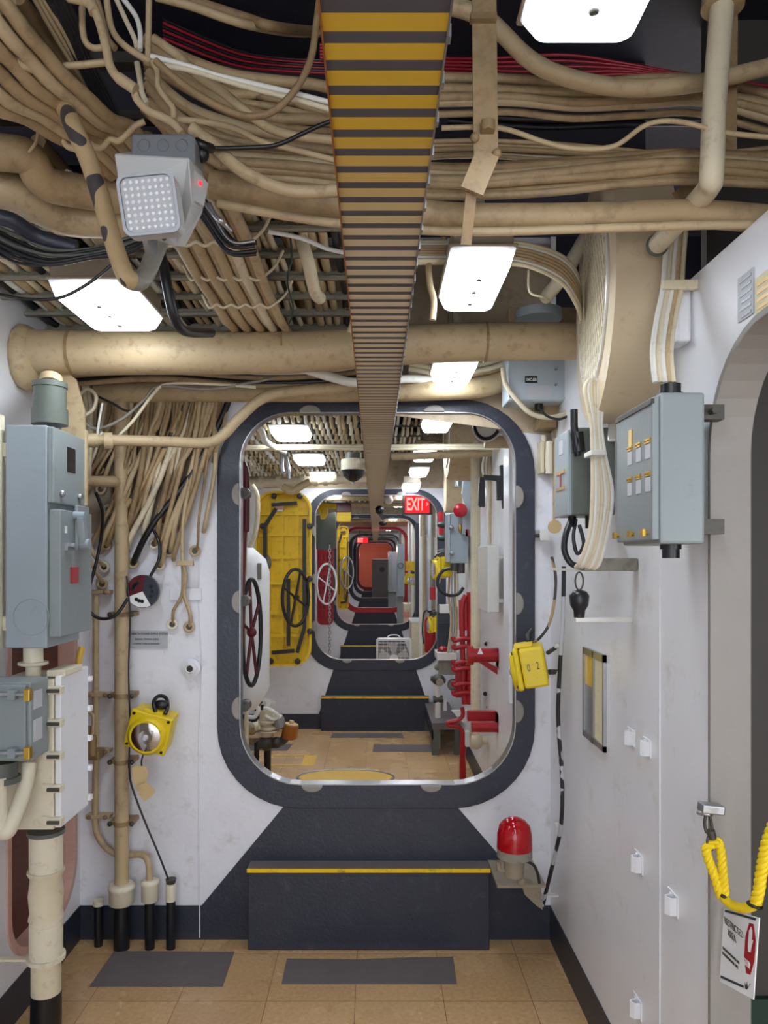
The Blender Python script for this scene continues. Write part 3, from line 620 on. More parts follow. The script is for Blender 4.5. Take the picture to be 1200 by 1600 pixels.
def twisted(path, r, pitch, mb):
    pp = smooth_path(path, 14); L = 0; T = []
    for s_ in range(3):
        out = []; L = 0
        for i, p in enumerate(pp):
            if i: L += (pp[i]-pp[i-1]).length
            d = (pp[min(i+1, len(pp)-1)]-pp[max(i-1, 0)]).normalized(); u = d.cross(V(0,1,0)).normalized(); w_ = d.cross(u)
            a = 2*PI*(L/pitch+s_/3); out.append(p+(u*math.cos(a)+w_*math.sin(a))*r*.52)
        mb.tube(out, r*.62, 7)
t = thing('barrier_rope', 'yellow twisted rope slung across the right doorway', 'rope', P(1150, 1415, 1.45))
mb = MB()
twisted([P(1115,1318,1.49), P(1122,1316,1.485), P(1127,1335,1.483), P(1130,1370,1.48), P(1133,1398,1.48)], .0085, .035, mb)
twisted([P(1115,1318,1.49), P(1104,1325,1.49), P(1106,1340,1.49), P(1115,1365,1.485), P(1126,1400,1.48)], .0085, .035, mb)
mb.build('splice', 'rope', t)
MB().tube(smooth_path([P(1130,1402,1.48), P(1142,1413,1.46), P(1160,1419,1.43), P(1175,1416,1.41), P(1181,1410,1.40)], 6), .0092, 10).build('sleeve', 'rope', t)
mb = MB(); twisted([P(1180,1414,1.40), P(1186,1390,1.39), P(1190,1360,1.385), P(1198,1320,1.37), P(1215,1280,1.35), P(1250,1262,1.3)], .010, .04, mb); mb.build('strand', 'rope', t)
MB().torus(P(1131,1400,1.48), (.6,0,1), .0105, .0035, 16, 6).torus(P(1179,1414,1.40), (.2,0,1), .0115, .0035, 16, 6).build('ring_band', 'black', t)
# the sign: a plate between four corners, hung from the rope
sc_ = [P(1131,1419,1.50), P(1186,1434,1.375), P(1177,1562,1.375), P(1124,1533,1.50)]
ux = (sc_[1]-sc_[0]); SW = .148; uy = (sc_[0]-sc_[3]); SH = uy.length
t = thing('warning_sign', 'white RESTRICTED AREA sign with red stop octagon on the yellow rope', 'sign', sc_[3])
u = ux.normalized(); v = (uy-u*uy.dot(u)).normalized(); nrm = u.cross(v); W_ = ux.length
mb = MB(); mb.prism([sc_[3], sc_[2], sc_[1], sc_[0]], -nrm*.002); mb.build('plate', 'white', t)
O = sc_[3]
def at2(a, b, h=.0006): return O+ux*a+uy*b+nrm*h      # a,b in 0..1
MB().prism([at2(.05,.955), at2(.93,.955), at2(.93,.985), at2(.05,.985)], nrm*.0004).build('top_bar', 'navy', t)
MB().prism([at2(.04,.055), at2(.72,.055), at2(.72,.088), at2(.04,.088)], nrm*.0004).build('bottom_bar', 'navy', t)
oc = []
for k in range(8):
    a = PI/8+k*PI/4; oc.append(at2(.82+.15*math.cos(a), .58+.35*math.sin(a)))
MB().prism(oc, nrm*.0004).build('octagon', 'red', t)
hp = [(-.035,-.10),(.03,-.10),(.05,-.02),(.085,.06),(.06,.06),(.04,.02),(.045,.10),(.04,.19),(.02,.19),(.015,.22),(-.01,.22),(-.02,.18),(-.045,.17),(-.05,.0)]
MB().prism([at2(.82+a, .64+b, .0011) for a, b in hp], nrm*.0003).build('hand_symbol', 'white', t)
lettering('STOP', at2(.715,.36,.0014), u, uy, .020, 'white', t, .60)
lettering('RESTRICTED', at2(.08,.80,.001), u, uy, .021, 'darksteel', t, .80, bold=-.0002)
lettering('AREA', at2(.2,.65,.001), u, uy, .021, 'darksteel', t, .80, bold=-.0002)
lettering('AUTHORIZED EMPLOYEES AND', at2(.06,.45,.001), u, uy, .0085, 'darksteel', t, .70)
lettering('ESCORTED PERSONNEL ONLY', at2(.06,.38,.001), u, uy, .0085, 'darksteel', t, .70)
MB().prism([at2(a, b) for a, b in ((.76,.06),(.84,.05),(.86,.13),(.83,.10),(.80,.16),(.78,.10),(.74,.14))], nrm*.0004).build('emblem', 'navy', t)
MB().prism([at2(a, b) for a, b in ((.87,.09),(.97,.09),(.97,.15),(.87,.15))], nrm*.0004).build('emblem', 'plasticgrey', t)
# ============================================================ LANTERNS
def lantern(name_lab, loc, rot, label):
    t = thing('battle_lantern', label, 'lantern', loc, rot); 
    MB().box(-.075,.075,-.03,.055,-.07,.07).build('housing', 'yellow', t, bev=.008, local=True)
    MB().box(-.080,.080,-.052,-.032,-.075,.075).build('front_cover', 'yellow', t, bev=.008, local=True)
    MB().lathe((0,-.050,-.012), (0,-.068,-.012), [(0,.052),(.5,.051),(1,.044)], 36).build('bezel', 'yellow', t, local=True)
    MB().lathe((0,-.066,-.012), (0,-.072,-.012), [(0,.042),(.6,.036),(1,.018)], 32).build('lens', 'chrome', t, local=True)
    MB().sphere((0,-.074,-.012), .012, 1, .5, 1).build('bulb', 'clear', t, local=True)
    mb = MB()
    for x in (-.066,.066):
        for z in (-.060,.060): mb.cyl((x,-.052,z), (x,-.056,z), .0055, 10)
    mb.build('screw', 'black', t, local=True)
    MB().box(-.035,.035,-.045,.02,.07,.085).build('hinge_plate', 'yellow', t, bev=.003, local=True)
    return t
lt = lantern('', P(238, 1138, 2.80), (.10, .26, .0), 'yellow battle lantern on the left bulkhead beside the tall tan pipe')
MB().tube(smooth_path([P(243,1112,2.74), P(240,1098,2.76), P(247,1088,2.80), P(259,1090,2.82), P(262,1104,2.78), P(258,1116,2.76)], 5), .0075, 8).sphere(P(252,1101,2.78), .026, 1.2, .8, .7).build('carry_strap', 'black', lt)
cable([(224,1178,2.76),(221,1190,2.76),(222,1202,2.76)], 2.76, 1.4, 'blackcab', 'short black cord from the left lantern to paper tags', None, 'tag_cord', 'cord', 6)
tag(MB().prism([P(a, b, 2.75) for a, b in ((206,1200),(212,1196),(228,1198),(231,1208),(228,1222),(222,1240),(215,1236),(207,1218))], (0,.004,0)).build('paper_tag', 'tag'), 'brown paper tag hanging under the left lantern', 'tag')
tag(MB().prism([P(a, b, 2.73) for a, b in ((219,1226),(229,1222),(242,1235),(240,1241),(226,1253),(217,1242))], (0,.004,0)).build('paper_tag', 'tag'), 'lighter folded tag, lowest under the left lantern', 'tag')
l2 = dup(lt, loc=P(829, 1040, 2.66), rot=(.08, .13, -PI*.40), label='yellow battle lantern marked 02 hanging on the bulkhead right side')
for ch in list(l2.children):
    if ch.name.startswith('carry_strap') : bpy.data.objects.remove(ch)
M2 = WM[l2.name]
l2.rotation_euler = (.18, .0, -1.80); WM[l2.name] = M2 = Matrix.Translation(l2.location)@l2.rotation_euler.to_matrix().to_4x4()
fx = lambda y, z: M2@V(.0755, y, z)
uu = (M2.to_3x3()@V(0,1,0)); vv = M2.to_3x3()@V(0,0,1)
lettering('0', fx(-.010, -.01), uu, vv, .038, 'black', l2, .6); lettering('2', fx(.022, -.006), uu, vv, .038, 'black', l2, .6)
MB().tube(pts3([(826,1003,2.68),(826,992,2.70),(832,985,2.72)], 2.7), .010, 8).build('carry_strap', 'black', l2)
MB().cyl(P(856,1020,2.72), P(868,1012,2.78), .008, 8).cyl(P(858,1050,2.72), P(872,1050,2.78), .010, 8).build('mount', 'darksteel', l2)
# ============================================================ RED BEACON
Y = 2.62; b0 = P(804, 1340, Y)
t = thing('warning_beacon', 'red domed warning light on a grey bracket right of the nearest step', 'beacon light', b0)
MB().lathe(P(804, 1325, Y), P(804, 1276, Y), [(0,.044),(.45,.043),(.72,.038),(.88,.026),(.97,.012),(1,.001)], 28).build('red_dome', 'redglass', t)
MB().cyl(P(804, 1323, Y), P(804, 1290, Y), .014, 12).build('bulb', 'red', t)
MB().cyl(P(804, 1338, Y), P(804, 1325, Y), .062, 32).build('flange', 'greypipe', t, bev=.002)
MB().cyl(P(803, 1368, Y), P(803, 1338, Y), .034, 24, .038).build('base', 'taupe', t)
MB().tube(smooth_path(pts3([(779,1348),(780,1358),(790,1362),(803,1370),(814,1372),(818,1378)], Y), 5), .009, 8).sphere(P(815,1377,Y), .017).build('bracket_pipe', 'taupe', t)
MB().prism([P(a, b, Y+.1) for a, b in ((812,1372),(845,1382),(848,1422),(838,1415),(820,1398))], (0,.02,0)).build('bracket_plate', 'taupe', t)
MB().box(P(775,0,Y+.1).x, P(850,0,Y+.1).x, Y+.07, 2.92, ZY(1382,Y+.1), ZY(1378,Y+.1)).build('shelf', 'taupe', t)
cable([(822,1345),(834,1352),(840,1365),(843,1380)], Y, 2.4, 'blackcab', 'short black cable from beacon base to the wall', None)
tag(MB().box(P(846,0,2.8).x, P(876,0,2.8).x, 2.80, 2.82, ZY(1402,2.8), ZY(1399,2.8)).build('wall_clip', 'whitemetal'), 'white metal tab low on the corner beside the beacon', 'clip')
# ============================================================ LEFT WALL, NEAR
t = thing('switch_box', 'tall grey switch box with lever handle on left wall', 'electrical box', (-1.0, 2.25, 1.247))
x1 = -.93; y0, y1 = 2.135, 2.372; z0, z1 = 1.247, 1.892; x0 = -1.068
MB().box(x0, x1-.018, y0, y1, z0, z1).build('body', 'bluegrey', t, bev=.004)
MB().box(x1-.018, x1, y0+.004, y1, ZY(785, 2.135), z1-.004).build('upper_lid', 'grey', t, bev=.003)
MB().box(x1-.018, x1+.018, y0+.010, y1+.01, z0+.03, ZY(795, 2.135)).build('lower_lid', 'grey', t, bev=.004)
def xr(px): return x1*FPX/(px-CX)
MB().box(x1, x1+.002, xr(105), xr(117), ZY(738,xr(110)), ZY(700,xr(110))).build('black_label', 'black', t)
x2 = x1+.018
MB().box(x2, x2+.002, x2*FPX/(110-CX), x2*FPX/(122-CX), ZY(911, 2.26), ZY(886, 2.26)).build('red_label', 'red', t)
MB().sphere((x1+.004, 2.19, ZY(771,2.19)), .011).sphere((x1+.004, 2.32, ZY(776,2.32)), .011).build('bolt', 'steel', t)
MB().box(x2, x2+.012, 2.24, 2.33, ZY(860,2.27), ZY(790,2.27)).build('handle_plate', 'grey', t, bev=.004)
MB().bar((x2+.022, 2.24, ZY(808,2.25)), (x2+.022, 2.26, ZY(855,2.25)), .026, .02, (1,0,0)).cyl((x2, 2.26, ZY(850,2.25)), (x2+.04, 2.26, ZY(850,2.25)), .016, 16).cyl((x2, 2.24, ZY(806,2.25)), (x2+.034, 2.24, ZY(806,2.25)), .012, 12).build('lever', 'bluegrey', t, bev=.002)
MB().box(x2, x2+.01, 2.17, 2.215, ZY(860,2.2), ZY(848,2.2)).cyl((x2,2.20,ZY(853,2.2)), (x2+.02,2.20,ZY(853,2.2)), .008, 10).build('hasp', 'steel', t)
MB().box(x2, x2+.002, 2.172, 2.186, ZY(833,2.18), ZY(822,2.18)).build('white_label', 'white', t)
MB().box(XL, x0, y0+.01, y0+.03, z0+.05, z0+.09).box(XL, x0, y0+.01, y0+.03, z1-.09, z1-.05).box(XL+.0, x0-.0, y0+.2, y0+.22, z1-.09, z1-.05).build('mounting_bracket', 'cream', t)
MB().box(x0-.018, x0-.012, y0-.01, y0+.02, z0+.0, z1+.03).build('mounting_rail', 'cream', t)
MB().torus((x0+.075, y0-.001, z0+.09), (0,1,0), .052, .0015, 32, 6).build('knockout_ring', 'bluegrey', t)
MB().box(x1, x1+.006, y1-.005, y1+.008, ZY(790, y1), ZY(672, y1)).build('edge_guard', 'tan3', t)
# hub and cable on its top
t = thing('conduit_hub', 'grey green cylindrical hub on top of tall switch box', 'cable gland', P(78, 662, 2.24))
MB().cyl(P(78, 664, 2.24), P(78, 640, 2.24), .052, 28).cyl(P(78,642,2.24), P(78,604,2.24), .047, 28).cyl(P(78,606,2.24), P(78,598,2.24), .050, 28).build('barrel', 'greygreen', t)
MB().cyl(P(79,600,2.24), P(80,590,2.25), .033, 20).build('cable_sleeve', 'tan3', t)
cable([(80,596,2.26),(82,592,2.40),(84,586,2.56),(88,560,2.64)], 2.3, 12, 'tan3', 'thick cream cable rising from the grey green hub', None, n=12)
tag(MB().prism([P(a, b, 2.44) for a, b in ((96,575),(118,592),(132,640),(134,760),(96,760))], (0,.01,0)).build('gusset_plate', 'tan3'), 'tan curved plate behind the grey hub', 'plate')
# cream junction box with hinge clamps
x1 = -.915; y0, y1 = 2.15, 2.34
z0, z1 = ZY(1297, 2.15), ZY(1062, 2.15); x0 = -1.10
t = thing('junction_box', 'tall cream junction box with clamp bolts along its side', 'junction box', (-1.0, 2.24, z0))
MB().box(x0, x1-.02, y0, y1, z0, z1).build('body', 'cream', t, bev=.004)
MB().box(x1-.018, x1, y0+.004, y1+.02, z0+.005, z1+.01).build('lid', 'wallwhite', t, bev=.003)
for k in range(5):
    z = ZY(1078+k*51, 2.15)
    MB().box(x1-.045, x1+.008, y0-.016, y0+.012, z-.011, z+.011).box(x1-.052, x1-.03, y0-.010, y0, z-.014, z+.014).build('clamp', 'cream', t, bev=.002)
    MB().cyl((x1-.03, y0-.020, z), (x1+.004, y0-.020, z), .0055, 8).build('clamp_bolt', 'darksteel', t)
    MB().box(x1-.01, x1+.010, y1+.012, y1+.03, z-.008, z+.008).build('clamp', 'wallwhite', t)
MB().box(x1-.05, x1+.005, y0+.02, y0+.15, z1+.005, z1+.025).build('clamp', 'cream', t, bev=.003)
# pipe between the boxes
t = thing('pipe_nipple', 'short cream pipe joining the switch box and junction box', 'pipe', P(52, 1058, 2.2))
MB().cyl(P(52,1062,2.2), P(52,1036,2.2), .022, 20).lathe(P(52,1040,2.2), P(52,1034,2.2), [(0,.022),(.3,.03),(1,.03)], 20).cyl(P(52,1036,2.2), P(52,1010,2.2), .028, 20).build('nipple', 'cream', t)
# grey splice box in front
x1 = -.965; y0, y1 = 2.03, 2.14; z0, z1 = ZY(1190, 2.03), ZY(1066, 2.03)
t = thing('splice_box', 'small grey splice box with clamp rods before the cream box', 'junction box', (-1.03, 2.08, z0))
MB().box(XL, x1+.02, y0, y1, z0, z1).build('body', 'grey', t, bev=.005)
MB().box(XL+.01, x1+.01, y0-.012, y0, z0+.006, z1-.006).build('lid', 'grey', t, bev=.004)
for z in (z1-.030, z0+.030):
    MB().cyl((XL+.02, y0-.026, z), (x1+.030, y0-.026, z), .006, 10).build('clamp_rod', 'steel', t)
    for x in (x1-.105, x1-.03): MB().box(x, x+.022, y0-.034, y0, z-.014, z+.014).build('clamp', 'grey', t, bev=.002)
    MB().box(x1+.014, x1+.032, y0-.034, y0-.012, z-.017, z+.017).build('brass_nut', 'brass', t, bev=.003)
MB().box(x1+.020, x1+.022, y0+.015, y0+.065, z0+.14, z0+.19).box(x1+.020, x1+.022, y0+.015, y0+.065, z0+.05, z0+.11).build('tag_plate', 'plaque', t)
MB().cyl(P(5,1190,2.06), P(5,1215,2.06), .038, 18).cyl(P(5,1213,2.06), P(5,1222,2.06), .045, 18).build('outlet', 'darkgrey', t)
tag(MB().tube(smooth_path(pts3([(45,1192,2.12),(40,1225,2.10),(28,1262,2.06),(14,1296,2.03),(4,1300,2.03),(0,1288,2.03),(-2,1250,2.03),(-2,1215,2.03)], 2.1), 7), .021, 16).build('curved_conduit', 'cream'), 'cream conduit curving down under the small grey splice box', 'pipe')
# stanchion pipe to the floor
t = thing('pipe_stanchion', 'stacked cream pipe with black foot left of the floor mat', 'pipe', (P(70,0,2.24).x, 2.24, 0))
Y = 2.24
def seg(p0, p1, r, nm, m, r2=None): MB().cyl(P(72, p1, Y), P(72, p0, Y), r, 26, r2).build(nm, m, t)
seg(1296,1302,.054,'flange','greygreen'); seg(1302,1352,.048,'upper_sleeve','cream'); seg(1352,1360,.047,'collar','cream')
MB().lathe(P(72,1434,Y), P(72,1358,Y), [(0,.036),(.15,.033),(.5,.036),(.85,.032),(.95,.038),(1,.038)], 24).build('rough_pipe', 'cabcream', t)
seg(1432,1441,.046,'collar','cream'); seg(1441,1494,.048,'middle_sleeve','cream'); seg(1492,1498,.056,'flange','cream'); seg(1498,1550,.043,'lower_pipe','cabcream')
MB().cyl((P(72,0,Y).x, Y, 0), P(72, 1550, Y), .0445, 26).build('foot', 'black', t)
MB().box(XL, P(72,0,Y).x, Y-.01, Y+.01, ZY(1500,Y), ZY(1497,Y)).build('wall_bracket', 'cream', t)
# pink primer patches and rust at the left doorway are its structure; an orange strap beside it
tag(MB().tube(smooth_path(pts3([(128,1012,2.6),(124,1028,2.58),(122,1044,2.56)], 2.6), 4), .012, 6).build('orange_strap', 'floormark'), 'orange strap hanging beside the cream junction box', 'strap')
# ============================================================ BULKHEAD LEFT SIDE
Yb = 2.86
t = thing('vertical_pipe', 'tall tan pipe running down the bulkhead into the floor', 'pipe', (P(190,0,Yb).x, Yb, 0))
X1 = P(190,0,Yb).x
MB().cyl((X1, Yb, ZY(1385,Yb)), (X1, Yb, ZY(625,Yb)), .0265, 20).build('riser', 'tan3', t)
MB().lathe((X1, Yb, ZY(1412,Yb)), (X1, Yb, ZY(1380,Yb)), [(0,.030),(.05,.034),(.7,.034),(.75,.036),(.9,.036),(1,.030)], 24).build('coupling', 'cream', t)
MB().cyl((X1, Yb, 0), (X1, Yb, ZY(1412,Yb)), .031, 20, .026).build('foot', 'black', t)
for py in (960, 1087, 1190, 1286):
    z = ZY(py, Yb); MB().box(X1-.046, X1+.046, Yb-.005, 2.93, z-.008, z+.008).cyl((X1, Yb, z-.009), (X1, Yb, z+.009), .0285, 20).build('clamp', 'tan2', t)
    MB().sphere((X1-.042, Yb-.01, z), .010).sphere((X1+.042, Yb-.01, z), .010).build('clamp_bolt', 'darksteel', t)
t = thing('thin_pipe', 'thin tan pipe bending under the tall tan pipe into the floor', 'pipe', (P(234,0,Yb).x, Yb, 0))
MB().tube(smooth_path(pts3([(150,930,2.9),(150,1010,2.9),(150,1110,2.9),(150,1200,2.9),(149,1285,2.9),(158,1315,2.9),(178,1333,2.9),(200,1336,2.9),(222,1336,2.88),(232,1348,2.86),(234,1378,2.86)], Yb), 8), .0125, 14).build('riser', 'tan3', t)
MB().lathe(P(234,1408,Yb), P(234,1374,Yb), [(0,.020),(.05,.023),(.75,.023),(.8,.025),(.95,.025),(1,.016)], 20).build('coupling', 'cream', t)
MB().cyl((P(234,0,Yb).x, Yb, 0), P(234,1407,Yb), .019, 16).build('foot', 'black', t)
for py in (925, 1085, 1173, 1275):
    q = P(155, py, 2.9); MB().box(q.x-.05, q.x+.045, 2.885, 2.93, q.z-.007, q.z+.007).build('clamp', 'tan3', t, bev=.002); MB().sphere(q+V(-.034,-.018,0), .009).sphere(q+V(.030,-.018,0), .009).build('clamp_bolt', 'tan2', t)
t = thing('pipe_stub', 'cream capped pipe stub with a twisted wire, right of the thin pipe foot', 'pipe', (P(267,0,Yb).x, Yb, 0))
MB().cyl(P(267,1407,Yb), P(267,1380,Yb), .020, 18).build('coupling', 'cream', t); MB().cyl(P(267,1380,Yb), P(267,1373,Yb), .017, 14, .021).build('plug', 'darksteel', t)
MB().cyl((P(267,0,Yb).x, Yb, 0), P(267,1407,Yb), .018, 16).build('foot', 'black', t)
t = thing('pipe_stub', 'short black pipe stub with cream cap against the left corner', 'pipe', (P(154,0,2.88).x, 2.88, 0))
MB().cyl((P(154,0,2.88).x, 2.88, 0), P(154,1412,2.88), .016, 16).build('foot', 'black', t); MB().cyl(P(154,1414,2.88), P(154,1406,2.88), .021, 16).build('cap', 'cream', t)
cable([(202,1195,2.84),(205,1225,2.84),(225,1280,2.84),(248,1335,2.84),(263,1374,2.85)], 2.84, 1.6, 'blackcab', 'thin black wire slanting from the tall pipe to the capped stub', None, 'wire', 'wire', 6)
cable([(198,900,2.83),(203,960,2.83),(201,1050,2.83),(203,1130,2.83),(201,1200,2.84)], 2.84, 1.3, 'blackcab', 'thin black wire running down along the tall tan pipe', None, 'wire', 'wire', 6)
# connector cluster half hidden by the cream box
t = thing('cable_connector', 'cluster of tan cable connectors on the bulkhead right of the cream junction box', 'connector', P(143, 1160, 2.86))
MB().cyl(P(137,1135,2.84), P(137,1170,2.84), .014, 12).cyl(P(144,1150,2.82), P(144,1180,2.82), .016, 12).build('plug', 'tan2', t, bev=.001)
MB().tube(smooth_path(pts3([(131,1090),(136,1110),(146,1120),(144,1150)], 2.83), 5), .007, 8).build('lead', 'tan3', t)
MB().box(P(131,0,2.85).x, P(157,0,2.85).x, 2.83, 2.9, ZY(1186,2.85), ZY(1172,2.85)).build('base', 'tan2', t, bev=.004)
# three-colour disc
t = thing('indicator_disc', 'round red, black and white drilled disc beside the tall pipe', 'disc', P(223, 924, 2.84))
c0 = P(223, 924, 2.84); r_ = S(26, 2.84); MB().cyl(c0+V(0,.012,0), c0, r_, 40).build('plate', 'darkgrey', t)
for m_, a0_, a1_, nm in (('maroon', 80, 200, 'red_sector'), ('navy', -60, 80, 'black_sector'), ('white', 200, 300, 'white_sector')):
    pol = [c0+V(0,-.002,0)]+[c0+V(r_*.97*math.cos(math.radians(a)), -.002, r_*.97*math.sin(math.radians(a))) for a in [a0_+(a1_-a0_)*i/14 for i in range(15)]]
    MB().prism(pol, (0,.003,0)).build(nm, m_, t)
mb = MB()
for a in (120, 135, 150, 165, 232, 250, 268, -30, 0, 30): q = c0+V(r_*.6*math.cos(math.radians(a)), -.0035, r_*.6*math.sin(math.radians(a))); mb.cyl(q, q+V(0,.002,0), .0075, 10)
mb.build('hole', 'black', t)
# plates and plug
t = thing('name_plate', 'blank white plate screwed under two cables on bulkhead', 'plate', P(290, 937, 2.92))
MB().box(P(265,0,2.92).x, P(315,0,2.92).x, 2.918, 2.93, ZY(938,2.92), ZY(919,2.92)).build('plate', 'bulkwhite', t, bev=.002)
t = thing('text_placard', 'grey HEALTH POWER SUPPLY SYSTEM text plate below the round disc', 'plate', P(231, 1012, 2.92))
MB().box(P(203,0,2.92).x, P(261,0,2.92).x, 2.921, 2.93, ZY(1012,2.92), ZY(986,2.92)).build('plate', 'signgrey', t)
lettering('HEALTH POWER SUPPLY SYSTEM', P(205,992,2.9195), (1,0,0), (0,0,1), .0125, 'darksteel', t, .78); lettering('BUSHING TERMINAL & BOX', P(211,1000,2.9195), (1,0,0), (0,0,1), .010, 'darksteel', t, .75); lettering('STUFFING TUBES IN BULKHEAD', P(209,1007,2.9195), (1,0,0), (0,0,1), .010, 'darksteel', t, .72)
t = thing('hex_plug', 'white hexagonal socket with dark bore, above right of the left lantern', 'pipe plug', P(300, 1043, 2.92))
q = P(300,1043,2.92); MB().cyl(q, q+V(0,-.012,0), .036, 28).build('base_ring', 'bulkwhite', t); MB().cyl(q+V(0,-.01,0), q+V(0,-.035,0), .026, 6).build('hex_nut', 'bulkwhite', t)
MB().torus(q+V(0,-.036,0), (0,1,0), .016, .004, 20, 6).build('bore_rim', 'whitemetal', t); MB().cyl(q+V(0,-.034,0), q+V(0,-.037,0), .013, 18).build('bore', 'black', t)
# ============================================================ BIG PIPES OVERHEAD
t = thing('overhead_pipe', 'biggest tan insulated pipe crossing under the ceiling before the nearest opening', 'pipe', (0, 2.44, 2.2))
zz = ZY(545, 2.44)
MB().tube(smooth_path([V(XL-.01, 2.44, zz-.012), V(-.8, 2.44, zz-.014), V(-.3, 2.44, zz-.012), V(.2, 2.44, zz+.018), V(XR, 2.44, zz+.026)], 8), [.074-.014*i/32 for i in range(33)], 32).build('insulation', 'tan3', t)
MB().tube([V(-.30, 2.40, zz+.050), V(-.302, 2.372, zz+.025), V(-.30, 2.366, zz-.01)], .0025, 6).cyl((-1.0,2.44,zz-.013),(-.99,2.44,zz-.013),.0752,32).cyl((.36,2.44,zz+.021),(.368,2.44,zz+.021),.0645,32).build('joint_band', 'tan2', t)
MB().sphere((XL+.02, 2.44, zz-.03), .10, .5, 1, 1.1).build('wall_collar', 'tan3', t)
cable([(150,614,2.86),(350,612,2.86),(560,612,2.86),(700,609,2.86),(760,604,2.86),(800,588,2.88)], 2.86, 16, 'tan3', 'mid-size tan pipe along the top edge of the nearest opening', None, 'overhead_pipe', 'pipe', 18)
t = thing('conduit', 'tan conduit bending upward from the switch box over the opening corner', 'pipe', P(240, 688, 2.6))
MB().tube(smooth_path(pts3([(128,688,2.5),(180,688,2.56),(260,690,2.62),(318,692,2.66),(345,683,2.67),(375,652,2.67),(410,622,2.67),(450,612,2.67),(520,607,2.67),(565,600,2.67)], 2.6), 8), .019, 16).build('pipe', 'tan3', t)
MB().cyl(P(162,689,2.53), P(176,689,2.54), .031, 6).build('union_nut', 'tan3', t); MB().cyl(P(130,688,2.5), P(152,688,2.52), .024, 16).build('sleeve', 'tan3', t)
tag(MB().tube(smooth_path(pts3([(134,752,2.75),(168,752,2.77),(178,752,2.8),(181,756,2.9)], 2.75), 5), .020, 14).build('pipe_elbow', 'tan3'), 'short tan elbow pipe entering the bulkhead right of the switch box', 'pipe')
# ============================================================ NEAR TRANSVERSE BUNDLES (right of the strip)
G = 'cables crossing under the ceiling, right of the striped strip'
TN = ['tan','tan','tan3','tan2']
cable([(330,288,1.40),(450,308,1.40),(540,322,1.40),(700,338,1.40),(820,340,1.40),(950,338,1.40),(1080,334,1.40),(1230,345,1.40)], 1.4, 21, 'tan', 'thick braided tan cable, the lowest crossing right of the striped strip', None, n=20)
cable([(340,318,1.38),(480,343,1.38),(620,358,1.38),(760,362,1.38),(900,358,1.38),(1000,355,1.38),(1100,352,1.38),(1230,350,1.38)], 1.38, 7, 'tan3', 'smaller tan cable tucked beneath the thick braided one', None)
bundle([(350,262),(480,270),(620,285),(740,288),(860,280),(980,270),(1080,262),(1230,272)], 1.42, 10, 26, 7, TN, 'tan cable in the tight bundle above the thick braided cable', 'cables in the tight bundle above the braided cable')
bundle([(640,236),(740,232),(860,238),(960,244),(1080,256),(1230,240)], 1.47, 6, 13, 4, TN+['cabcream'], 'thin tan cable loosely strung over the tight bundle', 'loose thin cables over the tight bundle')
bundle([(560,150),(690,150),(800,150),(900,158),(1000,152),(1100,150),(1230,185)], 1.50, 8, 24, 7, TN, 'tan cable in the sagging run below the red wires', 'cables in the sagging run below the red wires')
cable([(690,5,1.42),(760,30,1.42),(830,95,1.42),(900,125,1.42),(990,138,1.42),(1090,130,1.42),(1180,110,1.42),(1240,95,1.42)], 1.42, 13, 'tan3', 'single thick tan cable drooping from upper left beneath the nearest light', None, n=14)
cable([(690,200,1.3),(780,200,1.3),(850,222,1.3),(900,232,1.3),(960,228,1.3),(1010,195,1.3),(1060,190,1.3),(1140,208,1.3),(1230,216,1.3),(1300,216,1.3)], 1.3, 4, 'tan3', 'thin tan cable dipping and rising across the dark gap', None)
for k in range(5):
    cable([(500,70+k*5,1.6),(640,88+k*5,1.6),(760,92+k*6,1.62),(880,86+k*9,1.62),(980,100+k*4,1.6),(1080,118+k*3,1.6),(1240,140+k*4,1.6)], 1.6, 2.6, 'redcab', nth(k)+' dark red wire from the top, strung above the sagging tan run', 'red wires under the ceiling')
for k in range(6):
    cable([(255,30+k*6,1.7),(360,75+k*5,1.68),(430,90+k*4,1.66),(520,95+k*4,1.65)], 1.66, 2.4, 'redcab' if k % 2 else 'black', nth(k)+' dark wire from the top in shadowed gap left of strip', 'dark wires in the gap left of the strip')
bundle([(700,60),(850,75),(1000,70),(1230,60)], 2.0, 6, 12, 4, ['blackcab','darksteel'], 'black cable high in the dark gap beside the nearest light', 'black cables high beside the nearest light')
bundle([(700,185),(850,195),(1000,190),(1230,190)], 1.9, 2, 10, 4, ['blackcab','tan2'], 'shadowed cable in the dark gap between two tan runs', 'shadowed cables between the tan runs')
tag(MB().box(P(800,0,1.9).x, P(1035,0,1.9).x, 1.9, 1.92, ZY(90,1.9), ZY(84,1.9)).build('metal_rail', 'cabcream'), 'thin pale rail high behind the red wires', 'rail')
# hanger strap
t = thing('hanger_strap', 'flat tan metal strap holding cable runs, right of the striped strip', 'strap', P(757, 240, 1.25))
MB().bar(P(756,-20,1.25), P(759,250,1.25), S(38,1.25), .006, (0,-1,0)).build('upper_strap', 'tan', t)
MB().bar(P(762,240,1.24), P(737,300,1.24), S(37,1.24), .008, (0,-1,0)).build('lower_strap', 'tan', t)
MB().bar(P(737,296,1.25), P(728,382,1.28), S(17,1.25), .006, (0,-1,0)).build('strap_tail', 'tan2', t)
MB().cyl(P(762,190,1.24), P(762,206,1.24), .013, 6).sphere(P(742,215,1.24), .008).sphere(P(776,240,1.24), .008).box(P(735,0,1.24).x, P(776,0,1.24).x, 1.235, 1.25, ZY(32,1.24), ZY(22,1.24)).build('bolt', 'tan2', t)
t = thing('hanger_strap', 'flat tan strap behind the dropping cream pipe', 'strap', P(1140, 100, 1.45))
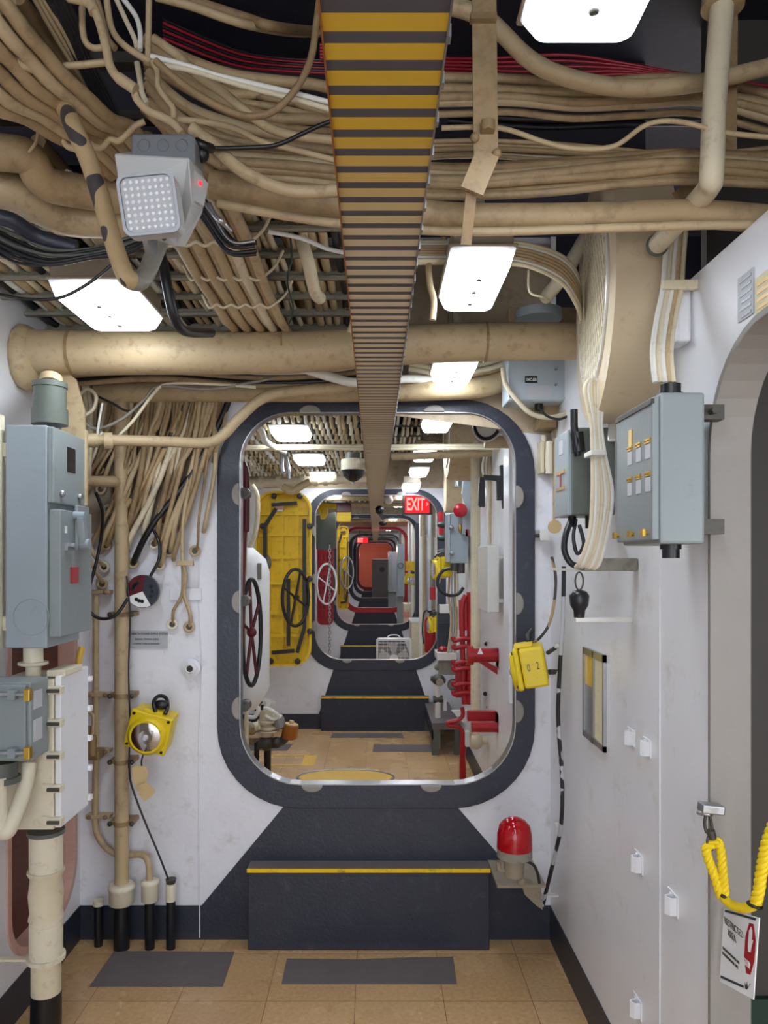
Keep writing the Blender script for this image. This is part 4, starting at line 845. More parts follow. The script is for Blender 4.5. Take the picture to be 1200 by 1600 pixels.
MB().bar(P(1142,0,1.45), P(1140,245,1.45), S(20,1.45), .006, (0,-1,0)).bar(P(1140,240,1.45), P(1055,310,1.5), S(18,1.45), .006, (0,-1,0)).build('strap', 'tan2', t)
# ============================================================ TOP LEFT TANGLE
G2 = 'tan cables running aft over the scalloped strap'
for k, (a, b) in enumerate((((-14,22),(40,66)),((0,10),(62,74)),((14,4),(76,74)),((28,-4),(90,74)),((-20,50),(26,74)))):
    cable([(a[0],a[1],1.25),(b[0],b[1],1.42),(b[0]+40,b[1]+48,1.55)], 1.4, 10, TN[k % 4], nth(k)+' thick tan cable of five entering the top left corner', 'thick cables entering the top left corner', n=10)
for k in range(3): cable([(52+k*7,-5,1.25),(84+k*8,52,1.32),(112+k*6,98,1.38),(146+k*5,150,1.46),(175+k*4,185,1.52)], 1.35, 3.6, 'tan3', nth(k)+' slim pale tan cable from the left beside the black wires', 'slim pale cables beside the black wires')
for k in range(6): cable([(72+k*6,-5,1.25),(98+k*6,50,1.32),(122+k*5,100,1.38),(150+k*5,155,1.45),(178+k*3,205,1.5)], 1.35, 3.4, 'blackcab', nth(k)+' black wire from the left in the flat bundle at upper left', 'black wires descending at the upper left')
for k in range(6):
    cable([(-190+k*24,-10-k*20,1.12),(-90+k*24,96-k*12,1.20),(-50+k*23,132-k*11,1.25),(-10+k*22,168-k*10,1.30),(40+k*20,185-k*6,1.36),(85+k*18,212-k*5,1.43),(125+k*17,232-k*6,1.5),(175+k*14,275-k*4,1.6)], 1.4, 10.5, ['tan','tan3','tan'][k % 3], nth(k)+' thick cable from lower left in the diagonal bank by scalloped straps', 'diagonal bank of thick cables at the left', n=12)
cable([(-10,84,1.24),(20,96,1.25),(50,106,1.27),(84,112,1.3)], 1.27, 8, 'tan3', 'thick pale tan cable end crossing at the left edge', None, n=12)
t = tag(MB().tube(smooth_path(pts3([(0,140),(22,134),(30,136),(52,133),(66,126),(76,116),(90,110),(98,104),(130,101),(170,97)], 1.30), 4), .006, 6).build('scalloped_strap', 'tan3'), 'upper scalloped metal strap across the thick cables', 'strap')
t = tag(MB().tube(smooth_path(pts3([(96,211),(104,228),(120,231),(135,222),(148,229),(160,230),(172,218),(186,220),(200,208),(212,196),(226,190)], 1.44), 4), .006, 6).build('scalloped_strap', 'tan3'), 'lower scalloped metal strap above the flood light', 'strap')
tag(MB().box(P(-20,0,1.5).x, P(230,0,1.5).x, 1.5, 1.53, ZY(97,1.5), ZY(80,1.5)).build('metal_rail', 'darksteel'), 'dark metal rail across the cables at upper left', 'rail')
tag(MB().box(P(-20,0,1.72).x, P(330,0,1.72).x, 1.72, 1.75, ZY(186,1.72), ZY(172,1.72)).build('metal_rail', 'darksteel'), 'dark rail behind the lower scalloped strap', 'rail')
tag(MB().cyl(P(233,-10,1.3), P(231,100,1.3), .0055, 8).build('hanger_rod', 'tan3'), 'vertical tan rod hanging at top left', 'rod')
t = thing('conduit', 'jointed tan conduit snaking down from the top edge to the flood light', 'pipe', P(180, 110, 1.25))
MB().tube(smooth_path(pts3([(106,-4),(130,2),(146,12),(157,40),(166,75),(172,103),(186,124),(200,132),(211,138)], 1.25), 6), .0075, 12).build('pipe', 'tan3', t)
MB().tube(smooth_path(pts3([(210,140),(214,155),(230,172),(252,182),(270,192),(284,208)], 1.26), 6), .0065, 12).cyl(P(186,122,1.25), P(212,140,1.25), .0095, 12).cyl(P(143,6,1.25), P(148,20,1.25), .0095, 12).build('fitting', 'tan3', t)
mk = [
 ([(128,12),(129,45),(134,66),(146,75),(162,74)], 1.3, 5, 'tan3', 'tan cable making a square bend left of the jointed conduit'),
 ([(166,-5),(172,35),(180,55),(196,72),(215,85),(236,97)], 1.3, 5, 'tan3', 'tan cable running to the end of the hanging rod'),
 ([(150,-5),(160,30),(168,60),(180,76)], 1.35, 5, 'tan', 'tan cable just right of the jointed conduit at the top edge'),
 ([(180,-5),(196,30),(210,60),(214,76)], 1.35, 4, 'cabcream', 'pale cable curving left of the hanging rod'),
 ([(190,-5),(212,25),(219,50),(219,78)], 1.35, 4, 'cabwhite', 'whitish cable next to the hanging rod'),
 ([(238,96),(246,112),(247,135),(258,152),(270,168),(271,186)], 1.3, 4.5, 'tan3', 'tan cable dropping from rod end to the flood light'),
 ([(214,98),(218,120),(222,145),(230,162)], 1.36, 4.5, 'cabcream', 'pale cable dropping beside the jointed conduit'),
 ([(236,88),(290,102),(340,118),(400,132),(460,146),(545,168)], 1.3, 4.2, 'cabwhite', 'upper of the two long whitish cables passing left to the striped strip'),
 ([(240,101),(290,108),(345,124),(400,140),(460,155),(545,180)], 1.3, 4.2, 'cabcream', 'lower of the two long whitish cables passing left to the striped strip'),
 ([(243,95),(262,112),(300,142),(345,168),(390,182),(430,172),(465,135),(486,90),(494,40),(500,-5)], 1.27, 5.5, 'tan2', 'brownish cable looping down and back up left of the striped strip'),
 ([(240,60),(275,85),(310,118),(350,146),(392,180),(420,200),(470,214),(560,222)], 1.36, 7, 'tan3', 'thick tan cable with wrapped joints sagging left of the strip'),
 ([(300,200),(335,228),(372,262),(420,288),(470,300),(545,296)], 1.3, 10, 'tan3', 'broad tan cable sweeping under the flood light cable'),
 ([(278,186),(330,192),(370,202),(410,222),(460,234),(545,256)], 1.33, 4.5, 'tan3', 'slim tan cable curling over the flood light'),
 ([(328,232),(380,231),(430,227),(470,210),(500,196),(560,172)], 1.28, 3.4, 'black', 'black cable from flood light to the striped strip'),
 ([(244,-5),(300,10),(350,28),(400,42,1.5),(470,52,1.7),(560,50,1.9)], 1.45, 6, 'tan3', 'tan cable arching at the top edge into shadow'),
 ([(280,-5),(340,14),(390,30),(430,42),(500,48,1.8),(570,40,2.0)], 1.5, 7, 'tan2', 'darker tan cable arching at the top edge into shadow'),
]
for pts, Y, r, m_, lab in mk: cable(pts, Y, r, m_, lab, None, n=10)
for k in range(14):
    y0 = 70+k*13; e = 150+k*12
    cable([(232+R.uniform(-8,8), y0*.7+10, 1.5),(290, y0*.9+25+R.uniform(-8,8), 1.5),(360, y0+50+R.uniform(-10,10), 1.5),(430, y0+62+R.uniform(-12,12), 1.5),(500, e-8+R.uniform(-8,8), 1.52),(580, e+4+R.uniform(-8,8), 1.55)], 1.5, R.uniform(5,9), R.choice(TN), nth(k)+' tan cable from the top in the layered sweep left of striped strip', 'layered cables left of the striped strip')
# big pipes at the left
cable([(-40,238,1.5),(20,240,1.5),(48,250,1.52),(70,285,1.56),(130,300,1.62),(220,312,1.66)], 1.5, 26, 'tan', 'large tan pipe at left edge under the diagonal cables', None, 'overhead_pipe', 'pipe', 20)
cable([(-40,292,1.58),(20,300,1.6),(60,322,1.64),(110,342,1.7),(200,345,1.72)], 1.6, 27, 'tan3', 'lower large tan pipe at left edge, bending right', None, 'overhead_pipe', 'pipe', 20)
cable([(44,238,1.46),(56,222,1.46),(60,200,1.46)], 1.46, 2.5, 'tan3', 'thin strap wire around the large tan pipe', None, 'wire', 'wire', 6)
# camouflage taped pipe with elbow
t = thing('taped_pipe', 'tan pipe with dark camouflage tape, elbowed left of the flood light', 'pipe', P(180, 420, 1.3))
MB().tube(smooth_path(pts3([(84,120,1.42),(100,165,1.36),(118,205,1.32),(138,250,1.32),(158,310,1.32),(172,360,1.32),(186,405,1.32),(197,432,1.32),(206,438,1.33)], 1.3), 6), .0165, 18).build('taped_run', 'camo', t)
MB().tube(smooth_path(pts3([(203,438,1.33),(216,440,1.34),(228,428,1.36),(240,400,1.38),(252,370,1.40),(262,330,1.42)], 1.3), 6), .0165, 18).build('elbow_run', 'greypipe', t)
cable([(238,370,1.75),(252,400,1.75),(262,450,1.75),(274,500,1.78),(292,518,1.85),(330,520,2.0)], 1.75, 8, 'black', 'glossy black hose bent around the wide fluorescent light', None, 'hose', 'hose', 12)
# black cable coils at left
for k in range(9):
    cable([(-10, 352+k*5, 1.6),(30, 372+k*5+R.uniform(-3,3), 1.6),(80, 392+k*3+R.uniform(-3,3), 1.6),(140, 390+k*2+R.uniform(-3,3), 1.6),(200, 372+k*3, 1.6),(240, 355+k*2, 1.62)], 1.6, R.uniform(2.2,4), R.choice(['blackcab','black','darkgrey']), nth(k)+' dark cable from the top in the hanging coil at left edge', 'dark coil of cables at the left edge')
cable([(-10,338,1.55),(20,345,1.56),(60,370,1.6),(120,388,1.62)], 1.55, 12, 'navy', 'thick dark blue hose above the dark coil', None, 'hose', 'hose', 14)
cable([(-10,458,1.5),(40,467,1.5),(90,466,1.5),(130,448,1.5),(165,422,1.5),(200,388,1.5)], 1.5, 2.6, 'black', 'thin black cable drooping before the wide fluorescent light', None)
bundle([(300,300),(330,345),(360,385),(400,385)], 1.55, 6, 12, 3, ['blackcab','blackcab','steel'], 'dark braided cable below the flood light', 'dark braided cables below the flood light')
cable([(420,362,1.6),(470,372,1.6),(510,388,1.6),(545,396,1.6)], 1.6, 3.5, 'white', 'bright white cable ending at the striped strip', None)
# strapped longitudinal bundle
for k in range(9):
    x = -.47+k*.021; z = 2.26+.018*(k % 2)
    sp = smooth_path([V(x-.02, 1.50, z+.02), V(x, 1.75, z), V(x+.004, 1.95, z-.014), V(x, 2.15, z), V(x+.01, 2.35, z-.010), V(x+.02, 2.9, z+.06)], 6)
    tag(MB().tube(sp, .0135, 10).build('cable', R.choice(['cabcream','tan3'])), nth(k)+' thick cream cable from the left in the strapped bundle', 'strapped thick bundle under the lattice')
for y in (1.72, 1.93, 2.14):
    pp = [V(-.50, y, 2.27)]+[V(-.48+.021*i, y, 2.232+.010*((i % 2))) for i in range(10)]+[V(-.26, y, 2.27), V(-.24, y, 2.31)]
    tag(MB().tube(smooth_path(pp, 3), .004, 6).build('cable_strap', 'cabcream'), {1.72:'first scalloped strap under the thick cream bundle', 1.93:'middle scalloped strap under the thick cream bundle', 2.14:'last scalloped strap under the thick cream bundle'}[y], 'strap')
# lattice above the big pipe: rails and longitudinal cables
t = thing('cable_rack', 'metal rails carrying cream cables behind the flood light', 'cable rack', (-.6, 2.2, 2.33))
for y in (1.82, 1.98, 2.14, 2.30, 2.46, 2.62): MB().box(XL, -.04, y, y+.022, 2.318, 2.326).box(XL, -.04, y+.018, y+.022, 2.318, 2.345).build('rail', 'greypipe', t)
for y in (1.98, 2.46):
    for x in (-1.05, -.55, -.1): MB().box(x, x+.012, y, y+.012, 2.34, ZC).build('hanger', 'greypipe', t)
for k in range(34):
    x = XL+.03+k*.0325+R.uniform(-.008,.008); y = 1.55; pts = []
    for j in range(9): pts.append(V(x+R.uniform(-.008,.008), 1.62+j*.16, 2.352+(0 if j % 2 else -.008)+R.uniform(-.004,.004)))
    tag(MB().tube(smooth_path(pts, 4), R.uniform(.009,.015), 8).build('cable', R.choice(['cabcream','cabwhite','cabcream','tan3','blackcab'])), nth(k)+' lengthwise cable from the left wall on rack behind flood light', 'lengthwise cables on the first rack')
for k in range(14):
    x = XL+.05+k*.078; tag(MB().tube([V(x, 1.6, 2.40+R.uniform(0,.03)), V(x+.02, 2.2, 2.41), V(x, 2.9, 2.40)], .018, 8).build('cable', R.choice(['tan2','tan','blackcab'])), nth(k)+' thick cable from the left wall in layer above first rack', 'upper layer cables above the first rack')
cable([(470,372,1.9),(482,412,1.9),(492,455,2.0),(500,466,2.05)], 1.95, 10, 'cabcream', 'stubby cream pipe hanging from the rack near the strip', None, 'pipe_stub', 'pipe', 12)
cable([(452,360,1.85),(456,400,1.87),(449,440,1.9),(458,480,2.0),(452,505,2.1)], 1.9, 1.6, 'green', 'thin green wire woven through the rack', None, 'wire', 'wire', 6)
cable([(545,520,2.2),(552,500,2.2),(560,470,2.2)], 2.2, 4, 'tan3', 'short tan cable end behind the strip over the big pipe', None)
# right side, between strip and vent
for k in range(8):
    cable([(630,378+k*4,1.9),(700,378+k*4,1.9),(790,378+k*4.5,1.92),(840,386+k*5,1.95),(880,402+k*6,2.0),(902,430+k*7,2.05),(908,470+k*4,2.1)], 1.95, 3.3, R.choice(['cabcream','cabwhite','tan3']), nth(k)+' pale cable from the top curving right toward the round vent', 'pale cables curving toward the round vent')
cable([(640,408,1.95),(740,408,1.95),(820,412,1.97),(862,425,2.0),(885,445,2.05),(900,465,2.1)], 2, 6, 'cabcream', 'thicker cream cable beneath the pale curving ones', None)
t = thing('conduit', 'slim tan conduit hanging between striped strip and second light', 'pipe', P(680, 450, 1.9))
MB().tube(smooth_path(pts3([(694,372),(690,392),(676,402),(670,415),(672,445),(678,470),(676,500)], 1.95), 5), .0085, 10).build('pipe', 'tan3', t)
cable([(826,422,2.0),(826,450,2.0),(832,460,2.0),(848,464,2.0),(858,470,2.05)], 2.0, 1.8, 'cabcream', 'thin cream wire loop near the slanting pipe', None, 'wire', 'wire', 6)
tag(MB().box(P(795,0,2.55).x, P(905,0,2.55).x, 2.55, 2.60, ZY(515,2.55), ZY(480,2.55)).build('metal_plate', 'tan', bev=.003), 'tan plate hanging behind the big pipe by the round vent', 'plate')
tag(MB().cyl(P(842,500,2.45), P(842,486,2.45), .075, 28).build('ceiling_disc', 'bluegrey', bev=.003), 'pale grey round cap peeking over the big pipe', 'cap')
# band between big pipe and bulkhead, left
bundle([(105,590),(250,582),(400,592),(520,588),(600,575)], 2.70, 11, 12, 4, ['tan3','cabcream','tan','blackcab'], 'cable tucked between the biggest pipe and the bulkhead', 'cables tucked behind the biggest pipe')
bundle([(640,575),(700,583),(760,575),(800,560)], 2.86, 6, 14, 5, ['tan3','cabcream','tan'], 'cable showing under the biggest pipe right of the strip', 'cables under the biggest pipe right of the strip')
cable([(470,575,2.6),(520,590,2.6),(560,598,2.6),(640,592,2.8),(680,596,2.86)], 2.6, 7, 'cabwhite', 'white braided cable over the top of nearest opening', None)
for k, p_ in enumerate(([(118,600),(160,640),(150,670),(170,690)],)):
    pass
loops = [([(120,628,2.6),(125,650,2.6),(145,640,2.6),(150,618,2.6),(135,608,2.6),(118,625,2.6)],3,'cabcream','small looped cream cable near the grey hub'),
 ([(126,655,2.6),(150,670,2.6),(190,655,2.6),(225,625,2.6),(250,603,2.6),(330,608,2.6),(430,590,2.6)],2.6,'greypipe','grey cable swooping right of the grey hub'),
 ([(185,682,2.6),(210,655,2.6),(240,615,2.6),(262,600,2.6),(330,600,2.6),(400,605,2.6)],2.6,'cabcream','cream cable rising from conduit to the pipes'),
 ([(150,618,2.62),(175,630,2.62),(205,642,2.62),(240,615,2.62)],2,'black','thin black cable looping beside the grey hub'),
 ([(160,630,2.6),(152,680,2.58),(160,676,2.6)],2,'cabwhite','short whitish wire beside the conduit nut'),
 ([(150,770,2.7),(160,800,2.75),(158,840,2.8),(150,880,2.8),(140,920,2.8),(138,950,2.8),(155,966,2.8),(180,962,2.8),(200,935,2.82)],2.6,'black','black cable looping behind the switch box to the disc'),
 ([(240,828,2.86),(249,850,2.84),(248,875,2.84),(235,900,2.84)],2.6,'black','black cable entering the top of the round disc')]
for pts, r, m_, lab in loops: cable(pts, 2.6, r, m_, lab, None, n=7)
# ============================================================ CABLES DROPPING TO THE BULKHEAD
GP = ['just right of the switch box lever','with a lit collar right of the lever','upper of the stacked pair by the tall pipe','lower of the stacked pair by the tall pipe','highest between tall pipe and opening','directly above the round disc','at mid height left of the opening','second one right of the round disc','just above the blank plate','farthest right, nearest the opening','lower left of the two under the blank plate','lower right of the two under the blank plate','high behind the falling cables','topmost near the tan elbow','between disc and switch box level','behind the tall pipe clamp']
tubes = [(172,797),(168,852),(165,886),(162,912),(220,814),(210,880),(257,814),(266,862),(251,883),(306,861),(271,975),(297,979),(224,771),(157,734),(243,850),(160,765)]
for i, (px, py) in enumerate(tubes):
    t = thing('stuffing_tube', 'small round cable gland '+GP[i], 'cable gland', P(px, py, 2.92), group='stuffing tubes in the left bulkhead')
    q = P(px, py, 2.93); MB().torus(q+V(0,-.018,0), (0,1,0), .017, .006, 20, 7).build('collar', 'tan3' if i % 2 else 'cream', t); MB().cyl(q, q+V(0,-.018,0), .018, 14).build('bore', 'darksteel', t)
drops = [(0,250,'tan3',3.2),(1,286,'camo',5.2),(2,150,'tan3',3),(3,146,'tan3',3),(4,262,'tan3',4),(5,352,'black',5),(6,300,'tan2',4),(7,318,'tan3',4.2),(8,325,'tan3',4.6),(9,332,'tan2',2.2),(10,334,'tan',2.6),(11,338,'tan3',3),(12,245,'tan3',4),(13,180,'tan3',3.4),(14,282,'tan2',5),(15,200,'tan3',3.4)]
for i, xs, m_, r in drops:
    tx, ty = tubes[i]
    if i in (2, 3): path = [(138,820 if i == 2 else 868,2.8),(140,850+(i-2)*22,2.8),(150,872+(i-2)*22,2.82),(tx-2,ty-2,2.9)]
    elif i in (10, 11): path = [(xs,618,2.88),(310,700,2.87),(288,800,2.86),(285,870,2.86),(286+(i-10)*4,900,2.87),(284 if i == 10 else 288,930,2.88),(tx,ty-20,2.89),(tx,ty,2.92)]
    else: path = [(xs+6,606,2.88),(xs,640,2.88),(xs+(tx-xs)*.35,640+(ty-640)*.4,2.87),(xs+(tx-xs)*.8,640+(ty-640)*.75,2.86),(tx+3,ty-12,2.89),(tx,ty,2.925)]
    cable(path, 2.88, r, m_, {1:'thick cable with flaking dark tape falling to a lit gland', 5:'thick black cable slanting down across the tan ones', 9:'lone thin cable ending at the far right gland'}.get(i, 'tan cable falling into the round gland '+GP[i]), None if i in (1,5,9) else 'cables falling into the bulkhead glands')
for k in range(56):
    x0 = 130+k*4.0+R.uniform(-4,4); ln = R.uniform(690, 885) if x0 > 190 else R.uniform(690, 800)
    x1 = x0-(ln-620)*R.uniform(.10,.42); Yk = R.uniform(2.86,2.905)
    x1 = max(x1, 136)
    cable([(x0+R.uniform(-6,10), 596, Yk-.02),(x0, 640, Yk),((x0+x1)/2+R.uniform(0,8), (640+ln)/2, Yk-.02),(x1+3, ln-16, Yk),(x1, ln, 2.93)], Yk, R.uniform(2.2,5.2), R.choice(['tan','tan2','tan3','tan','cabcream']), nth(k)+' tan cable from the left in the dense fall on upper bulkhead', 'dense fall of cables on upper left bulkhead')
tag(MB().box(P(276,0,2.84).x, P(303,0,2.84).x, 2.83, 2.845, ZY(884,2.84), ZY(876,2.84)).build('cable_clamp', 'tan3', bev=.002), 'tan clamp across thin cables above the blank plate', 'clamp')
# ============================================================ EMERGENCY FLOOD LIGHT
Y = 1.15
t = thing('emergency_light', 'grey emergency flood light with square LED head hanging at upper left', 'emergency light', P(250, 300, Y))
def q4(a, Y): return [P(p[0], p[1], Y) for p in a]
MB().prism(q4([(205,208),(300,208),(305,216),(305,262),(205,262)], Y+.05), (0,.06,0)).build('junction_box', 'plasticgrey', t, bev=.004)
mb = MB()
for x in (224,254,284): q = P(x, 226, Y+.049); mb.torus(q, (0,1,0), .0095, .001, 20, 5)
mb.build('knockout', 'plasticgrey', t)
F_ = [P(178,240,Y), P(296,246,Y), P(300,320,Y+.01), P(277,387,Y+.05), P(222,368,Y+.05), P(186,300,Y+.01)]
Bk = [P(205,235,Y+.10), P(312,262,Y+.10), P(325,285,Y+.08), P(318,330,Y+.08), P(290,388,Y+.09), P(232,372,Y+.1)]
mb = MB(); n = 6; mb.add(F_+Bk, [tuple(range(6)), tuple(range(11,5,-1))]+[(i, (i+1) % 6, (i+1) % 6+6, i+6) for i in range(6)]); mb.build('housing', 'plastic', t, bev=.003)
MB().prism([P(298,262,Y+.015), P(325,287,Y+.05), P(318,322,Y+.05), P(300,312,Y+.015)], (.001,-.001,0)).build('side_panel', 'plastic', t)
MB().sphere(P(313,286,Y+.030), .0032).build('status_led', 'ledred', t)
# LED head
cx_, cy_ = 233, 319; Mh = Matrix.Rotation(-.10, 3, 'Y')@Matrix.Rotation(.20, 3, 'X'); c0 = P(cx_, cy_, Y-.045); hs = S(45, Y-.045)
def hd(a, b, d): return c0+Mh@V(a, d, b)
rr = rrect(-hs, hs, -hs, hs, hs*.3, hs*.3, 6)
MB().prism([hd(a, b, 0) for a, b in rr], hd(0,0,.03)-c0).build('head_shell', 'plastic', t)
MB().ring([hd(a*1.0, b*1.0, -.004) for a, b in rr], [hd(a*.9, b*.9, -.004) for a, b in rr], hd(0,0,.004)-c0).build('head_rim', 'plasticgrey', t)
mb = MB()
for i in range(8):
    for j in range(8):
        mb.sphere(hd(-hs*.74+i*hs*.212, -hs*.74+j*hs*.212, -.001), hs*.075, 1, .6, 1, 8)
mb.build('led_lens', 'white', t)
MB().prism([hd(a*.88, b*.88, -.001) for a, b in rr], hd(0,0,.002)-c0).build('reflector', 'signgrey', t)
MB().sphere(P(256,372,Y), .004).sphere(P(238,374,Y), .002).build('screw', 'darksteel', t)
MB().cyl(P(238,372,Y+.07), P(230,372,Y+.07), .03, 20).build('swivel', 'plasticgrey', t)
MB().tube(smooth_path(pts3([(306,222,Y+.08),(318,228,Y+.08),(330,232,1.25)], Y), 4), .008, 10).sphere(P(316,240,Y+.09), .012, 1, 1, 1.3).build('cable_fitting', 'black', t)
cable([(326,318,Y+.1),(336,336,Y+.1),(348,348,Y+.1),(360,360,1.3)], Y+.1, 4, 'steel', 'armoured silver lead below the flood light', None)
# ============================================================ SECOND COMPARTMENT (through the nearest opening)
def rack(y0, y1, x0, x1, z, lab, glab, n, sag, step_=.19):
    t = thing('cable_rack', lab, 'cable rack', ((x0+x1)/2, (y0+y1)/2, z))
    ys = []; y = y0
    while y < y1: ys.append(y); y += step_
    for y in ys: MB().box(x0, x1, y, y+.03, z-.034, z-.026).box(x0, x1, y-.004, y, z-.040, z-.020).build('rail', 'darkgrey', t)
    for y in (ys[1], ys[-2]):
        for x in (x0+.1, x1-.1): MB().box(x, x+.012, y, y+.012, z, ZC).build('hanger', 'greypipe', t)
    for k in range(n):
        x = x0+.02+(x1-x0-.04)*k/(n-1)+R.uniform(-.006,.006); pts = []
        for i, y in enumerate(ys):
            pts.append(V(x+R.uniform(-.006,.006), y+.01, z-.006+R.uniform(0,.008))); pts.append(V(x+R.uniform(-.006,.006), y+.01+step_/2, z-.048-R.uniform(0,sag)))
        tag(MB().tube(smooth_path(pts, 3), R.uniform(.009,.014), 7).build('cable', R.choice(['cabcream','cabcream','cabwhite','tan3'])), nth(k)+' '+glab+', counted from its left edge', glab.replace('cable', 'cables', 1))
rack(3.1, 6.5, XL+.03, -.05, 2.30, 'metal rack of draped cream cables inside the nearest opening', 'cream cable draped on the rack inside the nearest opening', 32, .014)
rack(3.1, 6.5, .10, .40, 2.46, 'darker cable rack right of the strip inside the nearest opening', 'dim cable on the right rack inside the nearest opening', 8, .01, .4)
def cy(p0, p1, Y0, Y1, r, m_): return MB().cyl(P(p0[0],p0[1],Y0), P(p1[0],p1[1],Y1), r, 16)
tag(MB().cyl((XL, 4.15, ZY(700,4.15)), (XR, 4.15, ZY(697,4.15)), .014, 14).cyl((XL, 4.12, ZY(704,4.15)), (XR, 4.12, ZY(702,4.15)), .009, 10).build('cross_pipe', 'cabcream'), 'pair of slim cream pipes crossing just inside the nearest opening', 'pipe')
tag(MB().cyl((.10, 4.4, ZY(714,4.4)), (XR, 4.4, ZY(708,4.4)), .022, 14).build('cross_pipe', 'tan3'), 'cream pipe crossing right of the strip under the second vent', 'pipe')
t = thing('pipe_run', 'cream pipe run with couplings above the yellow door', 'pipe', P(450, 750, 6.1))
MB().cyl(P(382,756,6.2), P(575,747,6.2), .038, 16).build('pipe', 'cabcream', t)
for px in (405, 432, 470, 490, 505, 520): MB().cyl(P(px,755-(px-382)*.045,6.2), P(px+7,755-(px-375)*.045,6.2), .052, 14).build('coupling', 'cabcream', t)
MB().tube(smooth_path(pts3([(442,760),(455,768),(470,760),(485,752)], 6.1), 5), .03, 10).build('branch', 'tan3', t)
cable([(395,662,3.6),(408,672,3.7),(415,690,3.9),(432,700,4.2),(445,706,4.4)], 4, 5, 'cabwhite', 'white cable looping left of first wide inner light', None)
t = thing('pipe_hanger', 'pair of silver hooks hanging from the inner rack', 'hook', P(445, 725, 5))
MB().tube(smooth_path(pts3([(436,700),(440,712),(441,735),(446,740)], 5), 4), .012, 8).tube(smooth_path(pts3([(444,704),(450,728),(452,748)], 5), 4), .012, 8).build('hook', 'steel', t)
# camera dome
t = thing('dome_camera', 'cream security camera with dark dome under the inner ceiling', 'security camera', P(551, 750, 4.3))
Y = 4.3; MB().cyl(P(552,735,Y), P(552,718,Y), S(19,Y), 28).build('housing', 'cream', t, bev=.004); MB().cyl(P(552,718,Y), P(552,708,Y), S(12,Y), 20).build('mount', 'greygreen', t)
MB().lathe(P(552,735,Y), P(552,753,Y), [(0,S(13,Y)),(.5,S(11,Y)),(.85,S(6,Y)),(1,.003)], 24).build('dome', 'darkglass', t); MB().sphere(P(552,755,Y), .01).build('sensor', 'plastic', t)
# --- yellow watertight door
def wt_door(px0, px1, py0, py1, Y, mat, lab, ang=0., wheel=None, wmat='black', ribs=True, dogs=True):
    a = P(px0, py1, Y); b = P(px1, py0, Y); W = b.x-a.x; H = b.z-a.z
    t = thing('watertight_door', lab, 'door', (b.x, Y, a.z), (0, 0, ang))
    rr = rrect(-W, 0, 0, H, W*.32, W*.32, 6)
    MB().prism([(x, 0, z) for x, z in rr], (0,.012,0)).build('door_plate', mat, t, local=True)
    MB().ring([(x, -.045, z) for x, z in rr], [(-W/2+(x+W/2)*.93, -.045, H/2+(z-H/2)*.975) for x, z in rr], (0,.05,0)).build('door_rim', mat, t, local=True)
    if ribs:
        mb = MB()
        for f_ in (.17,.30,.47,.62,.75,.87): mb.box(-W*.95, -W*.05, -.030, 0, H*f_-.010, H*f_+.022)
        for f_ in (.25,.52,.75): mb.box(-W*f_-.012, -W*f_+.012, -.024, 0, H*.1, H*.9)
        mb.build('stiffener', mat, t, local=True)
    if dogs:
        mb = MB(); k = W/.48
        mb.bar((-W*.82,-.06,H*.18),(-W*.82,-.06,H*.80),.03*k,.03).bar((-W*.12,-.06,H*.22),(-W*.12,-.06,H*.84),.03*k,.03)
        mb.bar((-W*.82,-.06,H*.80),(-W*.62,-.06,H*.90),.03*k,.03).bar((-W*.70,-.06,H*.92),(-W*.25,-.06,H*.93),.035*k,.03)
        mb.bar((-W*.70,-.06,H*.08),(-W*.30,-.06,H*.09),.035*k,.03).bar((-W*.12,-.06,H*.22),(-W*.25,-.06,H*.08),.03*k,.03).bar((-W*.40,-.07,H*.12),(-W*.40,-.07,H*.50),.03*k,.03)
        mb.build('dog_linkage', 'blackcab', t, local=True)
        for x, z in ((-W*.66,H*.97),(-W*.2,H*.97),(-W*.72,H*.03),(-W*.24,H*.03),(-W*.02,H*.8),(-W*.02,H*.5),(-W*.02,H*.2),(-W*.86,H*.8),(-W*.80,H*.4)):
            MB().sphere((x,-.06,z), .026*k).cyl((x,-.09,z),(x,-.01,z), .016*k, 8).build('dog', 'blackcab', t, local=True)
        MB().sphere((-W*.80,-.05,H*.59), .055*k, .8, .4, 1.3).build('dog_cap', 'greygreen', t, local=True)
    if wheel:
        wx, wz, wr, wsx = wheel; mb = MB(); c0_ = V(-W*wx, -.13, H*wz)
        mb.tube([c0_+V(wr*wsx*math.cos(2*PI*i/28), wr*.35*math.cos(2*PI*i/28), wr*math.sin(2*PI*i/28)) for i in range(28)], .014, 8, True)
        for i in range(4):
            q = PI/4+i*PI/2+.4; mb.cyl(c0_, c0_+V(wr*wsx*math.cos(q), wr*.35*math.cos(q), wr*math.sin(q)), .010, 8)
        mb.cyl(c0_, c0_+V(0,.13,0), .022, 12); mb.build('handwheel', wmat, t, local=True)
    return t
yd = wt_door(400, 487, 768, 1040, 6.25, 'dooryellow', 'yellow watertight door with black dogging bars and handwheel', 0, (.26,.395,.235,.42))
MB().box(-.30,-.235,-.062,-.056,1.30,1.38).build('notice', 'white', yd, local=True); MB().box(-.298,-.237,-.064,-.061,1.315,1.345).build('orange_band', 'glowred' if 0 else 'salmon', yd, local=True)
wt_door(496, 521, 848, 976, 9.7, 'red', 'red watertight door beyond the second opening', 0, (.38,.50,.26,.46), 'white', True, False)
wt_door(527, 545, 822, 952, 12.2, 'dooryellow', 'narrow yellow watertight door behind the red one', 0, (.15,.44,.26,.4), 'steel')
t = thing('hanging_cloth', 'dark mottled covering hung above the red door', 'cover', P(508, 805, 9.3))
